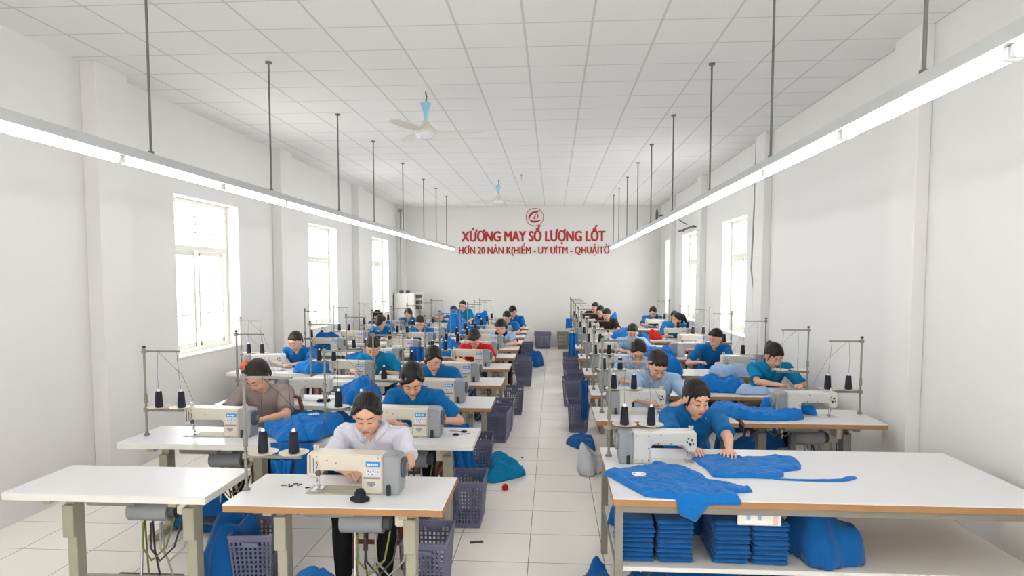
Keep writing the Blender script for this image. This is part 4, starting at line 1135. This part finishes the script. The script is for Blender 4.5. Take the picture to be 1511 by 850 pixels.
    for s_ in (-1, 1):
        eye = [(s_ * (.014 + .032 * t), -.0905 + .012 * t * t + .004 * t, .000 - .004 * math.sin(PI * t)) for t in np.linspace(0, 1, 7)]
        f.tube([h(*p) for p in eye], .0022 * hs, 5, 2, rr=[.001 * hs, .0022 * hs, .003 * hs, .0033 * hs, .003 * hs, .002 * hs, .001 * hs])
        br = [(s_ * (.013 + .036 * t), -.0945 + .014 * t * t + .002, .026 + .006 * math.sin(PI * t * .8)) for t in np.linspace(0, 1, 6)]
        f.tube([h(*p) for p in br], .003 * hs, 5, 2, rr=[.0018 * hs, .003 * hs, .0032 * hs, .003 * hs, .002 * hs, .001 * hs])
    f.ell(h(0, -.0945, -.0585), tuple(hs * k_ for k_ in (.019, .0045, .0038)), RH, 12, 6, 1)
    f.ell(h(0, -.0935, -.066), tuple(hs * k_ for k_ in (.016, .005, .0048)), RH, 12, 6, 1)
    join_extra(body, f, ['skin', 'lip', 'brow'])
    o = bpy.data.objects.new('body', body); C.objects.link(o); o.parent = root
    if mask:
        m = MB(); m.ell(h(0, -.062, -.062), tuple(hs * k_ for k_ in (.058, .046, .044)), RH); m.build('face_mask', mask, root)
    # --- hair
    q = MB()
    q.ell(h(0, .029, .030), tuple(hs * k_ for k_ in (.083, .096, .097)), RH, 24, 16)
    q.ell(h(0, .055, -.015), tuple(hs * k_ for k_ in (.074, .060, .080)), RH, 20, 12)
    def E_(x, y, z, a_, b_, c_): q.ell(h(x, y, z), tuple(hs * k_ for k_ in (a_, b_, c_)), RH, 20, 12)
    for s_ in (-1, 1): E_(s_ * .046, .004, .048, .034, .052, .044)           # sides
    E_(0, -.010, .078, .060, .056, .034)                                    # crown
    def sweep(pts, rs):
        for i in range(len(pts) - 1): q.cap(h(pts[i][0], pts[i][1] * .95 + .004, pts[i][2]), h(pts[i + 1][0], pts[i + 1][1] * .95 + .004, pts[i + 1][2]), rs[i] * hs * .88, rs[i + 1] * hs * .88)
    if hair in ('bun', 'tail', 'long'):                                     # parted, swept to both sides
        for s_ in (-1, 1):
            sweep([(.004, -.050, .092), (s_ * .028, -.060, .078), (s_ * .052, -.052, .050), (s_ * .068, -.026, .020), (s_ * .072, .012, .0)], [.016, .020, .022, .018, .020])
    if hair == 'bun': q.ell(h(0, .12, -.03), (.045 * hs,) * 3, RH)
    if hair in ('tail', 'fringe'):
        q.ell(h(0, .120, .045), (.036 * hs,) * 3, RH); q.cap(h(0, .135, .04), h(.02, .16, -.09), .034 * hs, .02 * hs)
    if hair == 'bob':
        sweep([(.030, -.048, .092), (.0, -.068, .078), (-.034, -.072, .052), (-.062, -.050, .020), (-.074, -.010, -.02), (-.070, .01, -.06)], [.018, .022, .022, .017, .020, .012])
        sweep([(.030, -.048, .092), (.048, -.056, .066), (.066, -.036, .036), (.074, .0, .0), (.068, .02, -.06)], [.016, .020, .018, .020, .012])
        sweep([(.02, -.060, .082), (-.008, -.078, .062), (-.020, -.086, .040)], [.016, .014, .006])
    if hair == 'fringe':
        for x_ in (-.040, -.016, .010, .036): sweep([(x_ * .6, -.050, .088), (x_, -.074, .066), (x_ * 1.15, -.086 + .5 * abs(x_) ** 1.2, .034)], [.020, .018, .010])
        for s_ in (-1, 1): sweep([(s_ * .050, -.052, .060), (s_ * .068, -.042, .02), (s_ * .072, -.034, -.045)], [.018, .011, .005])
    if hair == 'short':
        for x_ in (-.040, -.014, .014, .040): sweep([(x_ * .8, -.040, .090), (x_ + .006, -.066, .078), (x_ + .012, -.082 + .4 * abs(x_), .056)], [.022, .019, .011])
    RHi = RH.transposed()
    def strands(co):
        l_ = RHi @ (co - H)
        return .0012 * math.sin(math.atan2(l_.x, l_.z + .02) * 52 + 4 * noise.noise(l_ * 18)) + .002 * noise.noise(l_ * 30)
    hm = remesh(q, 'hair', max(.004, vox * .75), 7, strands); hm.materials.append(M[haircol])
    o = bpy.data.objects.new('hair', hm); C.objects.link(o); o.parent = root
    # --- shirt
    s = MB(); g = .012
    trunk(s, g)
    cuffs = []
    for s_, Sh, E_ in ((-1, SL, EL[0]), (1, SR, EL[1])):
        e2 = Sh.lerp(E_, .80); s.cyl(Sh, e2, .062, .064, 18); s.ell(Sh, (.062,) * 3); cuffs.append((Sh.lerp(E_, .77), e2 + (e2 - Sh) * .02))
    s.loft([(P_ + Vector((0, 0, -.04)), .172, .135, tl * .4), (P_ + Vector((0, 0, .03)), .172, .13, tl * .6), ring(.2, .165, .118, 0, g)])
    sm = remesh(s, 'shirt', vox * 1.1, 3, wrinkle(.013, 9, hx * 5 + hy)); sm.materials.append(M[shirt])
    so = bpy.data.objects.new('shirt', sm); C.objects.link(so); so.parent = root
    for a_, b_ in cuffs: MB().cyl(a_, b_, .0665, .0665, 20).build('cuff', collar_m or shirt, so)
    from mathutils.bvhtree import BVHTree
    bv = BVHTree.FromPolygons([v.co.copy() for v in sm.vertices], [tuple(p.vertices) for p in sm.polygons])
    fw_ = Vector((0, -1, 0))
    def snap(p, off):
        c_, nn, _i, _d = bv.find_nearest(p)
        return c_ + nn * off
    # skin showing in the open neck
    ne = MB(); rows = 7; V = []; F = []
    deep = .105 if collar else .045
    for i in range(rows + 1):
        t_ = i / rows
        for j in range(7):
            u = j / 6 * 2 - 1
            p = N0 + Vector((u * .062 * (1 - t_) ** (.8 if collar else .5), -.045 - .075 * t_, .035 - deep * t_))
            V.append(snap(p, .0025))
    for i in range(rows):
        for j in range(6):
            a_ = i * 7 + j; F.append((a_, a_ + 7, a_ + 8, a_ + 1))
    ne.add(V, F, 0); join_extra(body, ne, [])
    if collar:
        m = MB(); n_ = 36; V = []; F = []
        for i in range(n_ + 1):
            t_ = i / n_ * 2 - 1                                   # -1 .. 1, 0 at the nape
            th = t_ * math.radians(158)
            dx, dy = math.sin(th), math.cos(th)                   # nape at +y
            pt = max(0, abs(t_) - .78) / .22
            top_ = N0 + Vector((dx * .066, dy * .060 - .012 - .030 * abs(t_) ** 3, .052 - .055 * abs(t_) ** 2.5))
            bot = N0 + Vector((dx * (.108 + .004 * pt), dy * .088 - .01 - .045 * abs(t_) ** 3, .012 - .05 * abs(t_) ** 2 - .050 * pt))
            b2 = snap(bot, .009); t2 = top_ if abs(t_) < .75 else top_.lerp(snap(top_, .010), (abs(t_) - .75) / .25)
            V += [t2, t2.lerp(b2, .35) + (b2 - N0).normalized() * .008, t2.lerp(b2, .7) + (b2 - N0).normalized() * .006, b2]
        for i in range(n_):
            for k_ in range(3):
                a_ = i * 4 + k_; F.append((a_, a_ + 4, a_ + 5, a_ + 1))
        m.add(V, F); co_ = m.build('collar', collar_m or shirt, so, 60)
        md = co_.modifiers.new('t', 'SOLIDIFY'); md.thickness = .005; md.offset = 0
    if logo:
        m = MB(); cc = Ch + Vector((.075, -.118, .03)); Rr = Matrix.Rotation(tl, 3, 'X')
        m.tube([cc + Rr @ Vector((.014 * math.cos(a), 0, .014 * math.sin(a) + .016)) for a in np.linspace(0, 2 * PI, 5)], .0022, 5)
        for i in range(6): m.box(cc + Rr @ Vector((-.022 + .009 * i, 0, -.012)), (.006, .004, .008), R=Rr)
        m.build('chest_emblem', 'white', so)
    # --- trousers and shoes
    tq = MB()
    for hip, kn, an in legs: tq.cap(hip, kn, .094, .068); tq.cap(kn, an + Vector((0, 0, .02)), .066, .05)
    tq.loft([(P_ + Vector((0, .0, -.10)), .16, .13, 0), (P_ + Vector((0, 0, .02)), .160, .122, 0)])
    tm = remesh(tq, 'trousers', vox * 1.5, 3, wrinkle(.008, 7, hx)); tm.materials.append(M[pants])
    o = bpy.data.objects.new('trousers', tm); C.objects.link(o); o.parent = root
    for _, _, an in legs:
        m = MB(); m.ell(an + Vector((0, -.07, -.058)), (.045, .125, .042)); m.build('shoe', 'black', root)
    if seat and not stand:
        p, u = st_p[chair]
        c_, s2_ = math.cos(math.radians(rot)), math.sin(math.radians(rot)); dy = .35
        what = label.split(' wearing')[0]
        place(p, u, (hx - s2_ * dy, hy + c_ * dy, 0), math.radians(rot), '%s under %s' % ('chair' if chair else 'stool', label), 'stools of the workers')
    return root
PEOPLE = [
 dict(label='woman in a white collared blouse sewing at the nearest table', hx=-1.185, hy=4.01, hz=1.112, shirt='wshirt', hair='bun', pitch=24, yaw=8, hands=((-.05, -.24), (.09, -.24)), detail=2, hs=1.10),
 dict(label='woman in a blue polo bent over the second table left of the aisle', hx=-1.18, hy=5.30, hz=1.125, shirt='polo', hair='bob', pitch=40, yaw=14, hands=((-.05, -.26), (.22, -.1)), detail=2, hs=1.17),
 dict(label='woman in a blue polo behind the third table left of the aisle', hx=-1.26, hy=6.70, hz=1.12, shirt='polo', hair='bob', pitch=32, yaw=10, hands=((-.06, -.26), (.16, -.2)), detail=1, hs=1.1),
 dict(label='person in a red shirt bowed over the fifth table left of the aisle', hx=-1.13, hy=9.2, hz=1.10, shirt='red', hair='short', pitch=55, yaw=-15, detail=0),
 dict(label='worker in pale blue with dark collar leaning left at the seventh table', hx=-.93, hy=11.45, hz=1.09, shirt='lblue', collar_m='navy', hair='short', pitch=35, yaw=-55, detail=0),
 dict(label='worker in blue behind the ninth table left of the aisle', hx=-.98, hy=13.65, hz=1.12, shirt='polo', hair='short', pitch=35, yaw=10, detail=0),
 dict(label='furthest worker in blue left of the aisle, half hidden', hx=-.93, hy=14.85, hz=1.18, shirt='polo', hair='bob', pitch=30, yaw=20, detail=0),
 dict(label='woman in a taupe T shirt at the left edge of the picture', hx=-2.55, hy=5.38, hz=1.13, shirt='grey', hair='bob', haircol='brhair', pitch=42, yaw=-12, hands=((-.12, -.26), (.12, -.30)), detail=1, hs=1.14, collar=False, chair=True),
 dict(label='boy in a teal polo at the fourth table of the middle row', hx=-2.27, hy=7.98, hz=1.10, shirt='teal', hair='short', haircol='brhair', pitch=40, yaw=8, hands=((-.06, -.28), (.2, -.12)), detail=1),
 dict(label='worker in a blue polo holding cloth beside the left wall', hx=-3.58, hy=8.72, hz=1.09, shirt='polo', hair='short', haircol='brhair', pitch=28, yaw=-8, hands=((-.08, -.28), (.06, -.3)), detail=1),
 dict(label='worker in blue facing the camera at the seventh table of the middle row', hx=-2.50, hy=11.95, hz=1.12, shirt='polo', hair='short', pitch=30, yaw=0, detail=0),
 dict(label='worker in blue seen from behind at the left wall', hx=-3.38, hy=12.45, hz=1.10, shirt='polo', hair='short', haircol='brhair', pitch=20, yaw=150, detail=0),
 dict(label='worker in blue turned to the right beside the far left window', hx=-3.85, hy=13.95, hz=1.11, shirt='polo', hair='short', pitch=20, yaw=60, detail=0),
 dict(label='worker in blue with bobbed hair near the far cabinet', hx=-3.45, hy=15.15, hz=1.10, shirt='polo', hair='bob', pitch=25, yaw=-20, detail=0),
 dict(label='worker in blue wearing a pale cap at the far middle tables', hx=-2.58, hy=14.45, hz=1.09, shirt='polo', hair='short', haircol='mgrey', pitch=35, yaw=-25, detail=0),
 dict(label='worker with only the dark hair showing behind the pale cap', hx=-2.45, hy=15.75, hz=1.13, shirt='polo', hair='short', pitch=30, yaw=0, detail=0),
 dict(label='worker in dark green standing furthest back on the left', hx=-2.4, hy=17.0, hz=1.22, shirt='teal', hair='short', pitch=10, yaw=-10, detail=0),
 dict(label='woman in a blue polo with a white emblem at the big cutting table', hx=1.07, hy=4.83, hz=1.085, shirt='polo', hair='fringe', pitch=20, yaw=14, hands=((-.10, -.40), (.13, -.44)), detail=2, logo=True, hs=1.12),
 dict(label='man in a pale blue shirt at the first table right of the aisle', hx=1.02, hy=6.30, hz=1.13, shirt='lblue', hair='short', haircol='brhair', pitch=40, yaw=4, hands=((-.05, -.3), (.14, -.26)), detail=1, hs=1.18),
 dict(label='worker in pale blue with tied hair behind the second right table', hx=.99, hy=7.5, hz=1.13, shirt='lblue', hair='bun', haircol='brhair', pitch=45, yaw=-6, detail=1),
 dict(label='worker with a pale mask behind the fourth table right of the aisle', hx=1.29, hy=10.5, hz=1.09, shirt='lblue', hair='short', haircol='brhair', pitch=30, yaw=-8, detail=0, mask='lblue'),
 dict(label='dark clothed worker third from the far end right of the aisle', hx=1.2, hy=14.45, hz=1.14, shirt='dark', hair='short', pitch=30, yaw=-30, detail=0, collar=False),
 dict(label='dark clothed worker second from the far end right of the aisle', hx=1.15, hy=15.75, hz=1.15, shirt='dark', hair='bob', pitch=30, yaw=-30, detail=0, collar=False),
 dict(label='furthest worker right of the aisle with a short dark crop', hx=1.1, hy=16.98, hz=1.18, shirt='dark', hair='short', pitch=20, yaw=-30, detail=0, collar=False),
 dict(label='woman in a teal polo with a ponytail at the right edge', hx=2.50, hy=7.42, hz=1.10, shirt='teal', hair='fringe', pitch=34, yaw=12, hands=((.0, -.26), (.2, -.26)), detail=1, hs=1.12),
 dict(label='man in a blue polo looking left beside the right wall cable', hx=2.30, hy=9.25, hz=1.12, shirt='polo', hair='short', pitch=22, yaw=-50, hands=((-.25, -.22), (.0, -.28)), detail=1),
 dict(label='man in blue and brown facing the camera near the right windows', hx=2.62, hy=14.0, hz=1.12, shirt='blue', hair='short', pitch=8, yaw=6, detail=0),
 dict(label='woman in a teal polo seen in profile beside the man in brown', hx=2.52, hy=13.2, hz=1.12, shirt='teal', hair='tail', pitch=12, yaw=-70, detail=0, hands=((-.2, -.2), (.1, -.25))),
 dict(label='worker in blue bending over the furthest table by the right wall', hx=2.45, hy=15.95, hz=1.12, shirt='polo', hair='tail', pitch=35, yaw=-20, detail=0),
]
for p in PEOPLE: person(**p)
bpy.data.scenes.remove(TS)

# ------------------------------------------------------------------ camera, world, view
F_PX, W_PX, H_PX, PX, PY = 950., 1511., 850., 755.5, 467.
yaw = math.atan((816 - PX) / F_PX); pit = math.atan((PY - 408) / F_PX * math.cos(yaw))
cam = bpy.data.cameras.new('camera'); co = bpy.data.objects.new('camera', cam); C.objects.link(co)
cam.sensor_fit = 'HORIZONTAL'; cam.sensor_width = 36; cam.lens = 36 * F_PX / W_PX
cam.shift_x = 0; cam.shift_y = (PY - H_PX / 2) / W_PX
cam.clip_start = .05; cam.clip_end = 200
co.location = (0, 0, 1.99); co.rotation_euler = (PI / 2 - pit, 0, yaw)
S.camera = co
w = bpy.data.worlds.new('sky'); S.world = w; w.use_nodes = True
w.node_tree.nodes['Background'].inputs[0].default_value = (1, .985, .965, 1); w.node_tree.nodes['Background'].inputs[1].default_value = 8
S.view_settings.view_transform = 'Standard'; S.view_settings.look = 'None'; S.view_settings.gamma = 1; S.view_settings.use_curve_mapping = False
S.view_settings.exposure = .46
S.cycles.max_bounces = 10; S.cycles.diffuse_bounces = 6; S.cycles.glossy_bounces = 3; S.cycles.transparent_max_bounces = 8
S.cycles.sample_clamp_indirect = 8
